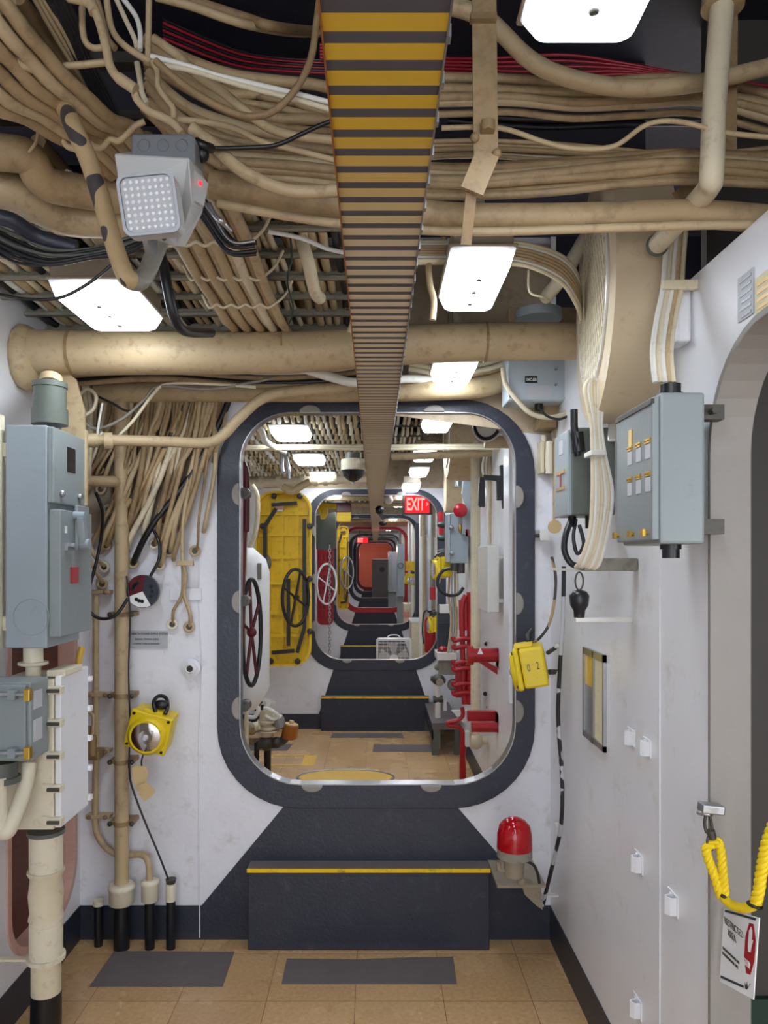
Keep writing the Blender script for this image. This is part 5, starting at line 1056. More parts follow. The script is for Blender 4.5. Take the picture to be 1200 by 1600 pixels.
MB().prism([P(a, b, 9.3) for a, b in ((494,806),(524,800),(525,856),(510,860),(494,858))], (0,.08,0)).build('cover', 'darkgrey', t); MB().box(P(505,0,9.3).x, P(507,0,9.3).x, 9.32, 9.34, ZY(803,9.3), ZC).build('hanger', 'darksteel', t)
t = thing('yellow_bracket', 'bright yellow crane bracket at upper left of the second opening', 'bracket', P(505, 795, 9.0))
MB().prism([P(a, b, 9.0) for a, b in ((495,785),(528,789),(528,794),(512,794),(512,803),(507,811),(501,811),(499,800),(494,796))], (0,.08,0)).build('arm', 'dooryellow', t)
t = thing('warning_box', 'yellow box with a dark red upper half, hanging past the second opening', 'box', P(537, 815, 8.6))
a = P(526,815,8.6); b = P(548,800,8.6); c_ = P(548,786,8.6); MB().box(a.x, b.x, 8.6, 8.8, a.z, b.z).build('yellow_half', 'dooryellow', t, bev=.004); MB().box(a.x, b.x, 8.598, 8.8, b.z, c_.z).build('red_half', 'maroon', t, bev=.004); MB().box(b.x-.06, b.x-.04, 8.7, 8.72, c_.z, ZC).build('hanger', 'darksteel', t)
# chain
cpx = P(515, 770, 8.9); t = thing('chain', 'steel chain hanging in front of the red door', 'chain', P(515,1018,8.9))
mb = MB(); z0_, z1_ = ZY(1018,8.9), ZY(850,8.9); n = 34
for i in range(n):
    z = z0_+(z1_-z0_)*i/n; ax = V(1,0,0) if i % 2 else V(0,1,0); u = V(0,1,0) if i % 2 else V(1,0,0)
    mb.tube([V(cpx.x,8.9,z)+u*.014*math.cos(2*PI*j/8)+V(0,0,1)*.026*math.sin(2*PI*j/8) for j in range(8)], .005, 5, True)
mb.build('links', 'steel', t)
# --- objects at the left edge inside the opening
Y = 3.75
t = thing('fire_hose_locker', 'white rounded tank casing half hidden by left side of opening', 'tank', P(392, 1090, 3.9))
MB().lathe(P(388,1108,4.2), P(388,856,4.2), [(0,.03),(.08,.07),(.14,.085),(.85,.085),(.93,.07),(1,.02)], 28).build('shell', 'white', t)
MB().box(P(402,0,4.1).x, P(408,0,4.1).x, 4.1, 4.12, ZY(905,4.1), ZY(880,4.1)).build('slot', 'greypipe', t); MB().box(XL, P(385,0,4.2).x, 4.18, 4.24, ZY(1000,4.2), ZY(985,4.2)).build('wall_bracket', 'white', t)
t = thing('handwheel', 'large black handwheel seen edge on at left of opening', 'handwheel', P(392, 990, 3.6))
c0 = P(393, 988, 3.55); pr = [c0+V(.035*math.cos(2*PI*i/32), .06*math.cos(2*PI*i/32), .255*math.sin(2*PI*i/32)) for i in range(32)]
MB().tube(pr, .011, 8, True).build('rim', 'black', t); mb = MB()
for i in range(5): mb.cyl(c0, pr[(3+i*6) % 32], .008, 8)
mb.sphere(c0, .025); mb.build('spoke', 'maroon', t)
t = thing('red_standpipe', 'dark red pipe strip standing by left rim of opening', 'pipe', P(384, 850, 3.3))
MB().tube(smooth_path(pts3([(378,722),(384,740),(385,790),(384,830),(380,850),(372,1100),(370,1480)], 3.3), 5), [.006]+[.016]*30, 10).build('pipe', 'maroon', t)
for i, py in enumerate((772, 938, 1100)):
    t = thing('dog_handle', 'round black dog knob at left rim, ' + ['the highest of three', 'the middle of three', 'the lowest of three'][i], 'door dog', P(384, py, 3.05))
    q = P(385, py, 3.02); MB().cyl(q, q+V(0,-.05,0), .022, 16).cyl(q+V(0,-.05,0), q+V(0,-.058,0), .013, 12).build('knob', 'darksteel', t); MB().cyl(q+V(0,.0,0), q+V(-.06,.0,0), .012, 8).build('shaft', 'black', t)
cable([(394,758,4.2),(402,775,4.2),(402,812,4.2),(397,840,4.2),(390,856,4.2),(388,880,4.2)], 4.2, 3.8, 'cabcream', 'cream pipe bending down left of the yellow door', None, 'riser_pipe', 'pipe', 12)
tag(MB().cyl(P(380,850,3.6), P(380,900,3.6), .018, 12).cyl(P(380,900,3.6), P(380,1040,3.6), .012, 12).build('riser_pipe', 'tan3'), 'tan pipe at far left of opening behind the knobs', 'pipe')
tag(MB().cyl(P(385,1095,4.6), (P(386,0,4.6).x, 4.6, 0), .013, 12).build('post', 'cabcream'), 'slim cream post left of the valve cluster', 'post')
# --- valve cluster
Y = 4.9
t = thing('valve_cluster', 'cluster of cream and black hose valves with a brass cap', 'valves', F(420, 1185))
MB().cyl(P(417,1150,Y), P(416,1108,Y), .045, 18).cyl(P(417,1138,Y), P(417,1134,Y), .07, 18).cyl(P(417,1128,Y), P(417,1125,Y), .065, 18).cyl(P(417,1142,Y), P(417,1140,Y), .08, 18).build('valve_body', 'cabcream', t)
MB().tube(smooth_path(pts3([(412,1106),(420,1108),(432,1115),(434,1120),(426,1124),(415,1118)], Y-.05), 5), .012, 8).tube(smooth_path(pts3([(388,1120),(398,1120),(404,1110),(401,1104)], Y-.05), 5), .014, 8).build('hand_lever', 'cabwhite', t)
MB().cyl(P(405,1134,Y-.1), P(390,1137,Y-.1), .030, 12).cyl(P(398,1150,Y), P(398,1140,Y), .06, 14).cyl(P(425,1120,Y),P(440,1124,Y),.03,10).build('side_valve', 'cabcream', t)
MB().sphere(P(416,1160,Y), .055).cyl(P(402,1165,Y), P(432,1162,Y), .028, 12).sphere(P(432,1160,Y), .04).tube(smooth_path(pts3([(430,1160),(440,1158),(448,1150)], Y), 4), .03, 10).build('lower_body', 'darksteel', t)
Yf = 5.0; zf = 0
for px in (401, 418): q = P(px, 0, Yf); MB().cyl((q.x, Yf, 0), (q.x, Yf, ZY(1160,Yf)), .024 if px > 410 else .018, 12).build('leg', 'black', t)
MB().cyl(P(434,1122,Y), P(438,1136,Y), .042, 18).build('nozzle', 'steel', t)
MB().lathe(P(451,1154,Y), P(455,1132,Y), [(0,.030),(.1,.038),(.9,.036),(1,.036)], 20).build('brass_nozzle', 'copper', t); MB().cyl(P(455,1133,Y), P(455.4,1130.5,Y), .044, 22).cyl(P(455,1131,Y), P(456,1126,Y), .016, 12).build('cap', 'tag', t)
MB().bar(P(411,1092,Y), P(430,1100,Y), .025, .012, (0,-1,0)).cyl(P(420,1097,Y), P(418,1104,Y), .02, 10).build('top_lever', 'whitemetal', t)
MB().cyl(P(405,1104,Y), P(398,1098,Y), .04, 12).cyl(P(408,1108,Y),P(412,1108,Y),.03,10).build('packing', 'black', t)
t = thing('hydrant', 'round cream valve behind the slim post', 'valve', P(400, 1150, 4.9)); MB().sphere(P(396,1148,5.1), .07, 1, .7, 1).cyl(P(378,1133,4.6),P(396,1140,4.9),.04,12).build('body', 'taupe', t)
# --- RIGHT SIDE of the second compartment
Y = 4.55; q = P(743, 0, Y)
t = thing('standing_pipe', 'tall white pipe standing full height right of the second opening', 'pipe', (q.x, Y, .2))
MB().cyl((q.x,Y,ZY(1112,Y)), (q.x,Y,2.42), S(7.5,Y), 22).build('pipe', 'cabcream', t)
MB().sphere(P(743,1158,Y), .05).tube(smooth_path(pts3([(742,1125),(742,1150),(750,1157),(770,1156),(800,1153)], Y), 5), .026, 12).build('elbow', 'cabcream', t); MB().box(P(727,0,Y).x, P(733,0,Y).x, Y-.03, Y+.02, ZY(1165,Y), ZY(1142,Y)).build('flange', 'whitemetal', t)
t = thing('wall_cabinet', 'white cabinet on the right side wall inside the opening', 'cabinet', P(780, 955, 3.95))
a = P(757, 955, 4.0); b = P(793, 853, 4.0)
MB().box(a.x, .655, 3.9, 4.25, a.z, b.z).build('body', 'whitemetal', t, bev=.004); MB().box(.655, XR, 3.92, 3.96, a.z+.05, a.z+.07).box(.655, XR, 3.92, 3.96, b.z-.07, b.z-.05).build('wall_bracket', 'whitemetal', t)
t = thing('extinguisher_bracket', 'black metal yoke bracket above the white cabinet', 'bracket', P(765, 760, 4.0))
mb = MB(); Y = 4.0
mb.bar(P(755,746,Y), P(785,748,Y), .028, .028, (0,0,1)).bar(P(753,746,Y), P(753,792,Y), .03, .03, (0,-1,0)).bar(P(751,754,Y-.02), P(750,790,Y-.02), .02, .03, (0,-1,0)).bar(P(780,748,Y), P(781,782,Y), .035, .03, (0,-1,0)).bar(P(783,727,Y+.02), P(787,795,Y+.02), .015, .04, (0,-1,0))
mb.build('yoke', 'black', t, bev=.003)
t = thing('grey_panel', 'pale grey shaped panel behind the tall white pipe', 'panel', P(730, 780, 5.3))
MB().prism([P(a, b, 5.3) for a, b in ((729,728),(733,728),(733,748),(760,760),(760,835),(722,835),(722,805),(728,790),(722,770),(724,752))], (0,.05,0)).build('panel', 'bluegrey', t)
t = thing('switch_box', 'blue-grey electrical box below the red gong', 'electrical box', P(715, 880, 5.4)); a = P(703,880,5.35); b = P(731,802,5.35)
MB().box(a.x, b.x, 5.35, 5.55, a.z, b.z).build('body', 'bluegrey', t, bev=.005); MB().box(a.x-.018, a.x, 5.34, 5.55, a.z+.01, b.z-.01).build('lid', 'bluegrey', t)
MB().sphere(P(705,824,5.33), .018).sphere(P(706,864,5.33), .018).build('bolt', 'steel', t); MB().bar(P(724,812,5.3), P(729,838,5.3), .02, .02, (0,-1,0)).build('lever', 'steel', t)
MB().box(P(727,0,5.3).x, P(732,0,5.3).x, 5.29, 5.31, ZY(838,5.3), ZY(827,5.3)).build('red_tag', 'red', t); MB().sphere(P(719,826,5.32), .022, .6, 1, 1.6).build('brass_button', 'brass', t)
MB().cyl(P(710,880,5.4), P(710,892,5.4), .03, 10).cyl(P(720,880,5.4), P(720,896,5.4), .03, 10).build('cable_gland', 'darksteel', t)
q = P(720,797,5.25); t = thing('alarm_gong', 'round red alarm gong right of the EXIT sign', 'alarm', q); MB().lathe(q+V(0,.05,0), q, [(0,.034),(.6,.036),(.85,.03),(1,.012)], 24).build('gong', 'red', t)
cable([(704,888,5.2),(692,892,5.2),(684,905,5.2),(686,920,5.2),(700,930,5.2),(716,928,5.2),(724,918,5.2)], 5.2, 2.6, 'black', 'thick black cable looped under the blue-grey switch box', None)
l3 = dup(lt, loc=P(690, 888, 5.6), rot=(0, -.15, -1.3), label='yellow lantern hanging left of the looped black cable')
# second vent drum
t = thing('round_vent', 'tan vent drum edge on just inside the top of nearest opening', 'vent', P(718, 690, 4.2))
c0 = V(P(698,0,4.8).x, 4.8, ZY(682,4.8)); MB().lathe(c0, (XR, 4.8, c0.z), [(0,.19),(.1,.20),(1,.205)], 36).build('drum', 'tan3', t); MB().torus(c0, (1,0,0), .195, .008, 36, 6).build('rim', 'whitemetal', t)
t = thing('horn', 'black ringed white horn at top right inside the nearest opening', 'horn', P(760, 665, 3.5)); q = P(762, 660, 3.4)
MB().lathe(q, q+V(.10,.1,0), [(0,.075),(.1,.06),(1,.02)], 28).build('bell', 'whitemetal', t); MB().torus(q, (1,1,0), .075, .009, 28, 6).build('ring', 'black', t); MB().cyl(P(757,690,3.5), V(XR, 3.5, P(757,691,3.5).z), .03, 14).build('mount_tube', 'tan3', t)
# wall cables and conduit behind the bracket
for k in range(5):
    cable([(757+k*4,712,4.4),(754+k*5,735,4.4),(762+k*2,770,4.4),(761+k*2,810,4.4),(764+k,850,4.4)], 4.4, 2, R.choice(['cabcream','cabwhite','tan3']), nth(k)+' pale wire from the left behind the black yoke bracket', 'pale wires behind the yoke bracket')
tag(MB().box(P(795,0,3.6).x, XR, 3.6, 3.75, ZY(1100,3.6), 2.3).build('wall_stiffener', 'wallwhite', bev=.006), 'vertical white rib of right wall inside the opening', 'rib')
# hooks on right wall
for i, (px, py) in enumerate(((770,957),(760,1006),(758,1084),(770,1085),(763,1105),(780,1168))):
    q = P(px, py, 4.6); tag(MB().cyl(V(XR,4.6,q.z), V(q.x,4.6,q.z), .008, 8).sphere((q.x,4.6,q.z), .014).build('wall_hook', 'black'), ['black peg above the thick red pipe','black peg left of the red horizontal pipe','left black peg of the middle pair','right black peg of the middle pair','black peg over the lower red pipe','lowest black peg by the cream elbow'][i], 'peg', 'black pegs on the inner right wall')
# --- red hose rack
Y = 4.75
t = thing('hose_rack', 'tall dark red fire hose rack with short hooks', 'hose rack', P(722, 1100, Y))
MB().tube(smooth_path(pts3([(735,925),(736,960),(735,1040),(733,1100)], Y), 6), .026, 12).tube(smooth_path(pts3([(728,930),(722,945),(722,980),(724,1060),(726,1100)], Y), 6), .018, 10).build('upright', 'red', t)
MB().box(P(718,0,Y).x, P(733,0,Y).x, Y, Y+.05, ZY(985,Y), ZY(938,Y)).box(P(712,0,Y).x, P(730,0,Y).x, Y, Y+.05, ZY(1090,Y), ZY(1040,Y)).build('plate', 'red', t)
for py in (998, 1010, 1034, 1044, 1068, 1082):
    MB().tube(smooth_path(pts3([(735,py),(722,py),(710,py+3),(708,py-3)], Y-.03), 4), .015, 8).build('hook', 'red', t)
t = thing('pipe_bracket', 'thick red horizontal pipe with diagonal brace on the right wall', 'pipe', P(760, 1024, 4.2))
YY = 4.2; MB().cyl(P(737,1024,YY), P(788,1023,YY), S(11,YY), 22).cyl(P(730,1024,YY), P(739,1024,YY), S(15,YY), 20).build('pipe', 'red', t); MB().prism([P(a, b, YY) for a, b in ((748,1035),(762,1035),(786,1048),(786,1060))], (0,.02,0)).build('brace', 'red', t)
MB().box(P(787,0,YY).x, XR, YY-.05, YY+.05, ZY(1042,YY), ZY(1012,YY)).build('wall_plate', 'wallwhite', t); MB().prism([P(a, b, YY-.075) for a, b in ((746,1022),(755,1022),(750.5,1012))], (0,.004,0)).build('white_triangle', 'white', t)
t = thing('pipe_bracket', 'lower red horizontal pipe with a flat red plate behind', 'pipe', P(765, 1136, 4.2))
MB().cyl(P(737,1136,YY), P(792,1136,YY), S(8,YY), 20).build('pipe', 'red', t); MB().box(P(733,0,YY).x, P(780,0,YY).x, YY+.05, YY+.10, ZY(1130,YY), ZY(1115,YY)).build('plate', 'red', t)
MB().box(P(780,0,YY).x, XR, YY-.04, YY+.06, ZY(1145,YY), ZY(1114,YY)).build('wall_plate', 'wallwhite', t)
t = thing('applicator_tool', 'bent red nozzle bar reaching down to the floor beside the stool', 'nozzle', P(724, 1200, 4.8))
MB().tube(smooth_path(pts3([(722,1105),(723,1118),(714,1126),(700,1129),(702,1134),(714,1135),(722,1142),(722,1160),(721,1185),(721,1230)], 4.75), 6), .014, 10).tube(smooth_path(pts3([(722,1140),(726,1160),(724,1180),(725,1200),(725,1239)], 4.75), 5), .013, 8).build('bar', 'red', t)
tag(MB().prism([P(a, b, 4.9) for a, b in ((705,1110),(733,1110),(727,1130),(722,1128))], (0,.02,0)).build('white_plate', 'white'), 'white triangular plate below the red hose rack', 'plate')
# --- dark stool
t = thing('step_stool', 'dark grey metal stool with red mark on top, right of the second step', 'stool', F(690, 1178))
Yn = 1732/(1180-876); x0 = P(675,0,Yn).x; x1 = P(718,0,Yn).x; zt = ZY(1130, Yn)
MB().box(x0, x1, Yn, Yn+.85, zt-.02, zt).box(x0-.0, x1, Yn-.004, Yn+.01, zt-.05, zt).build('seat', 'mat', t)
for x in (x0, x1-.04):
    for y in (Yn, Yn+.8): MB().box(x, x+.04 if x > x0 else x+.055, y, y+.04, 0, zt-.02).build('leg', 'darkgrey', t)
MB().box(x0, x0+.01, Yn, Yn+.82, .12, zt-.02).build('side_panel', 'navy', t); q = V((x0+x1)/2-.02, Yn+.5, zt+.001); MB().cyl(q, q+V(0,0,.003), .04, 20).build('red_spot', 'red', t)
# valve + box right of step
t = thing('hydrant_valve', 'tarnished brass valve on a white stand right of second step', 'valve', P(684, 1110, 5.9)); Y = 5.9
MB().cyl((P(684,0,Y).x,Y,0), P(684,1070,Y), S(4.5,Y), 14).cyl(P(695,1110,Y), P(695,1092,Y), S(3,Y), 12).build('stand', 'whitemetal', t); MB().sphere(P(685,1062,Y), .05, 1.1, 1, .9).cyl(P(673,1060,Y), P(696,1064,Y), .02, 10).cyl(P(677,1093,Y), P(692,1092,Y), .03, 12).build('valve', 'darksteel', t)
q = P(687,1066,Y-.05); MB().cyl(q, q+V(0,-.02,0), .03, 14).build('outlet', 'taupe', t)
t = thing('pump_body', 'grimy grey pump below white shelf, right rim of second opening', 'pump', P(700, 1050, 6.1)); MB().cyl(P(700,1052,6.1), P(700,1030,6.1), .08, 18).cyl(P(684,1040,6.1), P(712,1036,6.1), .03, 12).sphere(P(684,1042,6.1), .03).sphere(P(708,1070,6.1),.05).build('body', 'greypipe', t)
t = thing('wall_shelf', 'white ledge under the red dome lamp', 'shelf', P(697, 1030, 6.0)); MB().box(P(682,0,6).x, P(712,0,6).x, 5.95, 6.2, ZY(1031,6), ZY(1019,6)).build('ledge', 'whitemetal', t, bev=.004)
q = P(692, 1016, 6.05); t = thing('dome_lamp', 'small red dome lamp on a white ledge', 'lamp', q); MB().sphere(q, S(8,6.05), 1, 1, .85).build('dome', 'redglass', t); MB().cyl(q, q-V(0,0,.02), S(9,6), 20).build('base', 'maroon', t)
# dark side frame right of opening 2
t = thing('bracket_rack', 'tan bottle and clamp behind the red rack', 'fitting', P(710, 960, 5.9)); MB().cyl(P(711,983,5.9), P(711,948,5.9), S(6.5,5.9), 16).cyl(P(711,948,5.9),P(709,930,5.9),.015,8).build('bottle', 'taupe', t)
for k in range(4):
    q = P(701+k*4, 985, 5.7); cable([(703+k*4,890,5.7),(701+k*5,930,5.7),(705+k*4,970,5.7),(700+k*5,1020,5.7)], 5.7, 1.8, R.choice(['cabwhite','tan3','steel']), nth(k)+' pale hose from the left between switch box and ledge', 'pale hoses beside the red rack')
for k in range(3): q = P(693,820+k*21,6.2); tag(MB().sphere(q, .04, 1.4, 1, .7).cyl(q, q+V(.1,0,0), .02, 8).build('green_valve', 'green'), ['uppermost green valve handle at right of second opening','middle green valve handle at right of second opening','lowest green valve handle at right of second opening'][k], 'valve')
tag(MB().cyl(P(689,800,6.3), P(690,835,6.3), .025, 10).build('red_cylinder', 'red'), 'thin red pipe beside the green valve handles', 'pipe')
tag(MB().box(P(695,0,6).x, P(728,0,6).x, 5.9, 6.1, ZY(800,6), ZY(712,6)).build('duct', 'tan3', bev=.01), 'cream vertical duct behind the alarm gong', 'duct')
tag(MB().cyl(P(715,706,5.6), P(716,760,5.6), .025, 12).cyl(P(721,706,5.6), P(721,756,5.6), .012, 10).build('steel_pipe', 'steel'), 'polished steel pipes left of the tall white pipe', 'pipe')
# ============================================================ THIRD COMPARTMENT AND BEYOND
rack(6.8, 10.1, XL+.03, -.05, 2.30, 'cable rack beyond the second opening, left', 'cable on the rack beyond the second opening', 16, .012, .35)
rack(6.8, 10.1, .10, .62, 2.30, 'cable rack beyond the second opening, right', 'cable on the right rack beyond the second opening', 7, .012, .35)
# exit sign
def exit_sign(px0, px1, py0, py1, Y, lab, arrow=True):
    a = P(px0, py1, Y); b = P(px1, py0, Y); t = thing('exit_sign', lab, 'exit sign', (a.x, Y, a.z))
    MB().box(a.x, b.x, Y, Y+.03, a.z, b.z).build('panel', 'glowred', t)
    h = b.z-a.z; wdt = b.x-a.x
    lettering('EXIT', (a.x+wdt*.05, Y-.002, a.z+h*.16), (1,0,0), (0,0,1), h*1.0, 'exitpink', t, .52, bold=.004)
    if arrow: MB().prism([V(b.x-wdt*.14, Y-.003, a.z+h*.62), V(b.x-wdt*.03, Y-.003, a.z+h*.5), V(b.x-wdt*.14, Y-.003, a.z+h*.36), V(b.x-wdt*.14, Y-.003, a.z+h*.42), V(b.x-wdt*.07, Y-.003, a.z+h*.5), V(b.x-wdt*.14, Y-.003, a.z+h*.56)], (0,.001,0)).build('arrow', 'exitpink', t)
    MB().box(a.x-.03, b.x+.03, Y+.03, Y+.035, a.z-.02, b.z+.02).box(a.x+.05, a.x+.08, Y+.035, Y+.05, b.z, ZC).build('backplate', 'darkgrey', t); return t
exit_sign(633, 671, 774, 801, 7.2, 'lit red EXIT sign with arrow at top right of second opening')
exit_sign(558, 575, 840, 848, 17.0, 'tiny lit red EXIT sign far down the passage', False)
tag(MB().sphere(P(607,781,7.2), S(7.5,7.2)).build('globe_lamp', 'cabwhite'), 'cream round globe right of the strip, left of the EXIT sign', 'lamp')
t = thing('hanging_bracket', 'black bracket hanging from the strip beyond the second opening', 'bracket', P(595,800,7.4)); MB().sphere(P(593,797,7.4), .045, 1, .8, 1).bar(P(588,793,7.4), P(600,812,7.4), .04, .03, (0,-1,0)).sphere(P(598,818,7.4), .035, 1.2, .8, .7).build('bracket', 'black', t)
# box fan
t = thing('box_fan', 'white portable box fan on the floor beyond the second opening', 'fan', (P(615,0,8.6).x, 8.6, .1)); Y = 8.6
a = P(588, 1055, Y); b = P(643, 998, Y); zb = 0.0; x0, x1, z0, z1 = a.x, b.x, b.z-.46, b.z
MB().ring([(x, Y, z) for x, z in rrect(x0, x1, z0, z1, .03, .03, 4)], [(x, Y, z) for x, z in rrect(x0+.02, x1-.02, z0+.02, z1-.02, .02, .02, 4)], (0,.12,0)).build('frame', 'white', t)
mb = MB()
for k in range(26):
    z = z0+.025+k*(z1-z0-.05)/25; mb.box(x0+.02, x1-.02, Y+.002, Y+.005, z, z+.004)
for k in range(8):
    x = x0+.03+k*(x1-x0-.06)/7; mb.box(x, x+.003, Y, Y+.004, z0+.02, z1-.02)
mb.cyl(((x0+x1)/2, Y, (z0+z1)/2), ((x0+x1)/2, Y+.006, (z0+z1)/2), .05, 20); mb.build('grille', 'white', t)
mb = MB(); cc = V((x0+x1)/2, Y+.06, (z0+z1)/2)
for k in range(5):
    a_ = 2*PI*k/5; mb.prism([cc, cc+V(.18*math.cos(a_),.02,.18*math.sin(a_)), cc+V(.18*math.cos(a_+.7),-.02,.18*math.sin(a_+.7))], (0,.004,0))
mb.build('blade', 'plastic', t)
MB().tube(smooth_path([V(x0+.12,Y+.05,z1), V(x0+.16,Y+.05,z1+.035), V(x1-.16,Y+.05,z1+.035), V(x1-.12,Y+.05,z1)], 5), .007, 8).build('handle', 'white', t); 
if z0 > .01: MB().box(x0+.02, x0+.06, Y, Y+.12, 0, z0).box(x1-.06, x1-.02, Y, Y+.12, 0, z0).build('foot', 'white', t)
t = thing('low_cabinet', 'cream low cabinet behind the fan, beneath the extinguisher', 'cabinet', (P(660,0,9.0).x, 9.0, 0)); MB().box(P(643,0,8.9).x, XR-.0, 8.9, 9.5, .0, ZY(972,8.9)).build('body', 'cabcream', t, bev=.006); MB().box(P(643,0,8.9).x-.01, XR, 8.89, 9.5, ZY(973,8.9), ZY(972,8.9)+.01).build('top', 'whitemetal', t)
t = thing('fire_extinguisher', 'red fire extinguisher with black hose beside the fan', 'fire extinguisher', P(673, 1018, 7.6)); Y = 7.6
MB().lathe(P(673,1019,Y), P(673,962,Y), [(0,.040),(.04,.045),(.88,.045),(.96,.03),(1,.014)], 22).build('cylinder', 'red', t); MB().box(P(668,0,Y).x, P(672,0,Y).x+.02, Y-.047, Y-.044, ZY(985,Y), ZY(968,Y)).build('label', 'white', t)
MB().tube(smooth_path(pts3([(673,959),(667,954),(662,960),(660,985),(662,1006)], Y), 5), .008, 8).cyl(P(673,962,Y), P(673,954,Y), .016, 10).bar(P(668,957,Y),P(680,953,Y),.015,.01).build('hose', 'black', t); MB().box(P(673,0,Y).x, XR, Y-.01, Y+.01, ZY(990,Y), ZY(985,Y)).build('wall_bracket', 'steel', t)
l4 = dup(lt, loc=P(679, 976, 7.3), rot=(0, 0, -1.4), label='small yellow lantern over the fire extinguisher')
l5 = dup(lt, loc=P(641, 905, 10.6), rot=(.1, .2, .2), label='yellow lantern facing forward, deep in the passage at right')
tag(MB().box(P(634,0,11).x, P(648,0,11).x, 11, 11.12, ZY(892,11), ZY(877,11)).build('yellow_box', 'dooryellow', bev=.005), 'yellow box above the far right lantern', 'box')
# side columns and panels to the right of opening 2 and 3
t = thing('purple_ladder', 'dark purple ladder-like frame right of the third opening', 'frame', (P(656,0,9.9).x, 9.9, .3)); MB().box(P(649,0,9.9).x, P(661,0,9.9).x, 9.85, 9.95, .3, 2.0).build('frame', 'navy', t)
tag(MB().box(P(668,0,7.8).x, P(682,0,7.8).x, 7.8, 7.9, ZY(874,7.8), ZY(840,7.8)).build('wall_notice', 'whitemetal', bev=.004), 'small white panel right under the EXIT sign', 'panel')
tag(MB().box(P(673,0,7.8).x, P(686,0,7.8).x, 7.8, 7.9, ZY(920,7.8), ZY(875,7.8)).build('grey_panel', 'greypipe', bev=.004), 'grey panel below the small white panel', 'panel')
tag(MB().box(P(657,0,8).x, P(659,0,8).x, 8, 8.05, ZY(838,8), ZY(805,8)).box(P(657,0,8).x, P(668,0,8).x, 8, 8.05, ZY(838,8), ZY(836,8)).build('cream_frame', 'cabcream'), 'thin cream frame right beneath the EXIT sign', 'frame')
tag(MB().box(P(672,0,7.4).x, P(682,0,7.4).x, 7.4, 7.45, ZY(937,7.4), ZY(917,7.4)).build('red_box', 'red', bev=.004), 'small red box over the extinguisher lantern', 'box')
t = thing('blue_screen_frame', 'dark blue louvred frame right of the second opening rim', 'frame', P(692,1000,6.3)); MB().box(P(684,0,6.3).x, P(703,0,6.3).x, 6.3, 6.4, ZY(1017,6.3), ZY(958,6.3)).build('frame', 'navy', t); MB().box(P(684,0,6.28).x, P(703,0,6.28).x, 6.26, 6.3, ZY(976,6.3), ZY(973,6.3)).box(P(684,0,6.28).x, P(703,0,6.28).x, 6.26, 6.3, ZY(992,6.3), ZY(990,6.3)).build('slat', 'navy', t)
tag(MB().box(P(687,0,6.3).x, P(706,0,6.3).x, 6.28, 6.4, ZY(958,6.3), ZY(945,6.3)).build('white_ledge', 'whitemetal', bev=.004), 'white ledge on top of the dark blue frame', 'shelf')
# grey cabinets deep in the passage
t = thing('equipment_cabinet', 'tall blue-grey cabinet deep in the passage, right of the dark box', 'cabinet', (P(613,0,14.6).x, 14.6, .3)); MB().box(P(607,0,14.6).x, P(620,0,14.6).x, 14.6, 15.4, ZY(925,14.6), ZY(862,14.6)).build('body', 'bluegrey', t, bev=.006); MB().box(P(608,0,14.6).x, P(613,0,14.6).x, 14.58, 14.6, ZY(923,14.6), ZY(868,14.6)).build('door', 'grey', t); MB().box(P(607,0,14.6).x, P(620,0,14.6).x, 14.7, 14.9, 0, ZY(925,14.6)).build('stand', 'grey', t)
t = thing('equipment_cabinet', 'second blue-grey cabinet, nearer and further right than the first', 'cabinet', (P(626,0,12.6).x, 12.6, .3)); MB().box(P(621,0,12.6).x, P(631,0,12.6).x, 12.6, 13.2, ZY(932,12.6), ZY(850,12.6)).build('body', 'bluegrey', t, bev=.006); MB().torus(P(626,884,12.55), (0,1,0), .045, .006, 20, 6).build('cable_loop', 'black', t)
MB().box(P(621,0,12.6).x, P(631,0,12.6).x, 12.7, 12.9, 0, ZY(932,12.6)).build('stand', 'grey', t)
# dark box with a hole
t = thing('speaker_box', 'dark grey box with a round black hole at the far centre', 'box', (P(594,0,21.).x, 21., 0)); a = P(581,922,20.9); b = P(607,874,20.9); MB().box(a.x, b.x, 20.9, 21.15, 0, b.z).build('cabinet', 'mat', t); q = P(597,890,20.9); MB().cyl(q, q+V(0,-.01,0), .075, 24).build('port', 'black', t); MB().box(a.x+.02, b.x-.02, 20.88, 21.15, b.z, b.z+.015).build('top_strip', 'whitemetal', t)
# low white lockers at right of far openings
for i, (px, Y, py) in enumerate(((640,11.6,944),(624,15.2,931))):
    tag(MB().box(P(px-9,0,Y).x, XR, Y, Y+.5, 0, ZY(py,Y)).build('low_cabinet', 'cabcream', bev=.006), ['cream low cabinet beyond the third opening at right','cream low cabinet beyond the red rimmed opening'][i], 'cabinet')
q = P(619, 924, 17.3); tag(MB().sphere(q, .055).build('red_lamp', 'glowred'), 'small glowing red lamp beside the far cabinets', 'lamp')
tag(MB().box(P(625,0,10.1).x+.05, P(634,0,10.1).x+.05, 10.05, 10.1, ZY(965,10.1), ZY(955,10.1)).build('salmon_plate', 'salmon'), 'small salmon plate low right of the third opening', 'plate')  # thin block in plain salmon colour
# red glow at the passage end: a red lamp near the end wall
for x, y, e in ((-.45, 26.3, 5), (-.3, 23.4, 1.2), (.3, 13.2, 1.5)):
    ld = bpy.data.lights.new('red_lamp_light', 'POINT'); ld.energy = e; ld.color = (1, .42, .32); ld.shadow_soft_size = .05
    lo = bpy.data.objects.new('red_lamp_light', ld); lo.location = (x, y, 1.7); C.objects.link(lo)
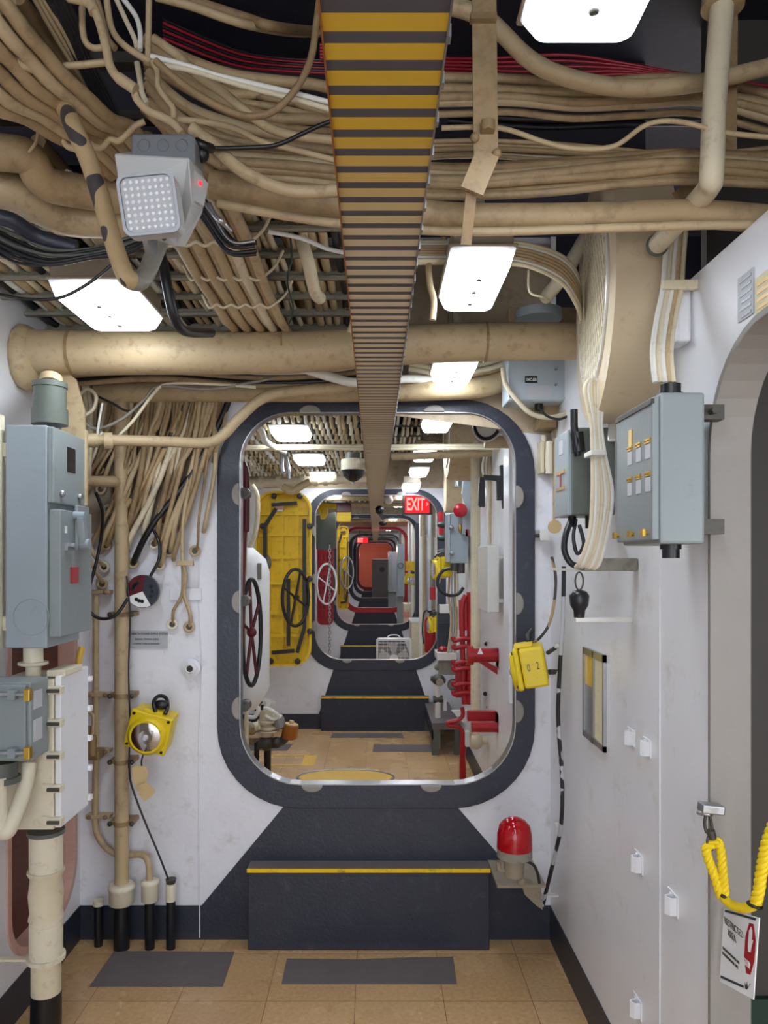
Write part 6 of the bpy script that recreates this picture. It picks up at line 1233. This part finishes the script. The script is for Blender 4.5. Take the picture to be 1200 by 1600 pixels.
# cabling and pipes hanging at far compartments, both sides
for kb, (ya, yb) in enumerate(((6.9, 10.0), (10.5, 13.7), (14.1, 17.3), (17.7, 21.0))):
    yy1 = sorted(R.uniform(ya+.3, yb-.2) for _ in range(5)); yy2 = sorted(R.uniform(ya+.3, yb-.2) for _ in range(5))
    for j in range(5):
        y = yy1[j]; x = XR-.05-R.uniform(0,.12); tag(MB().cyl((x, y, 0), (x, y, 2.3), R.uniform(.012,.03), 10).build('riser_pipe', R.choice(['cabcream','cabwhite','greypipe','tan3'])), nth(kb*5+j)+' thin riser pipe from the second opening, on the right wall beyond it', 'pipe', 'riser pipes deep in the passage, right wall')
        y = yy2[j]; x = XL+.05+R.uniform(0,.45); tag(MB().cyl((x, y, .0), (x, y, 2.3), R.uniform(.012,.03), 10).build('riser_pipe', R.choice(['cabcream','blackcab','greypipe','tan3'])), nth(kb*5+j)+' thin riser pipe from the second opening, on the left side beyond it', 'pipe', 'riser pipes deep in the passage, left side')
    for j in range(3):
        y = ya+.5+j*.9; tag(MB().cyl((XL, y, 2.2), (XR, y, 2.2), .03, 10).build('cross_pipe', 'tan3'), nth(kb*3+j)+' cross pipe under the ceiling beyond the second opening', 'pipe', 'cross pipes deep in the passage')

# sub-parts: small pieces sit under the part that carries them
SUB = {'lens': ('bezel',), 'bulb': ('bezel', 'base'), 'screw': ('front_cover', 'lens', 'lid', 'housing'), 'lettering': ('name_plate', 'panel', 'plate'), 'arrow': ('panel',), 'hand_symbol': ('octagon',),
       'reflector': ('head_shell',), 'led_lens': ('head_shell',), 'head_rim': ('head_shell',), 'status_led': ('side_panel',), 'hole': ('plate',), 'red_sector': ('plate',), 'black_sector': ('plate',),
       'white_sector': ('plate',), 'lever': ('handle_plate',), 'clamp_bolt': ('clamp',), 'lid_seam': ('lid',), 'knob': ('lid',), 'brass_plate': ('lid',), 'fuse_tab': ('lid',), 'window_label': ('lid',),
       'red_label': ('lower_lid',), 'black_label': ('upper_lid',), 'mesh_grille': ('drum',), 'backing': ('drum',), 'bore': ('collar', 'hex_nut'), 'bore_rim': ('hex_nut',), 'orange_band': ('notice',), 'knockout': ('junction_box',)}
for r in [o for o in C.objects if o.parent is None and o.type == 'EMPTY']:
    kids = list(r.children); base = lambda o: o.name.split('.')[0]
    for c in kids:
        if base(c) in ('lens', 'bulb', 'screw') and base(r) == 'ceiling_light' and base(c) != 'screw': continue
        for want in SUB.get(base(c), ()):
            hit = [k for k in kids if base(k) == want and k is not c and base(k) not in ('plate',) or (base(k) == want and want == 'plate')]
            if hit:
                h = hit[0]
                if len(hit) > 1:
                    cen = lambda o: sum((Vector(v) for v in o.bound_box), Vector())/8
                    h = min(hit, key=lambda k: (cen(k)-cen(c)).length)
                if h.parent is r: c.parent = h
                break
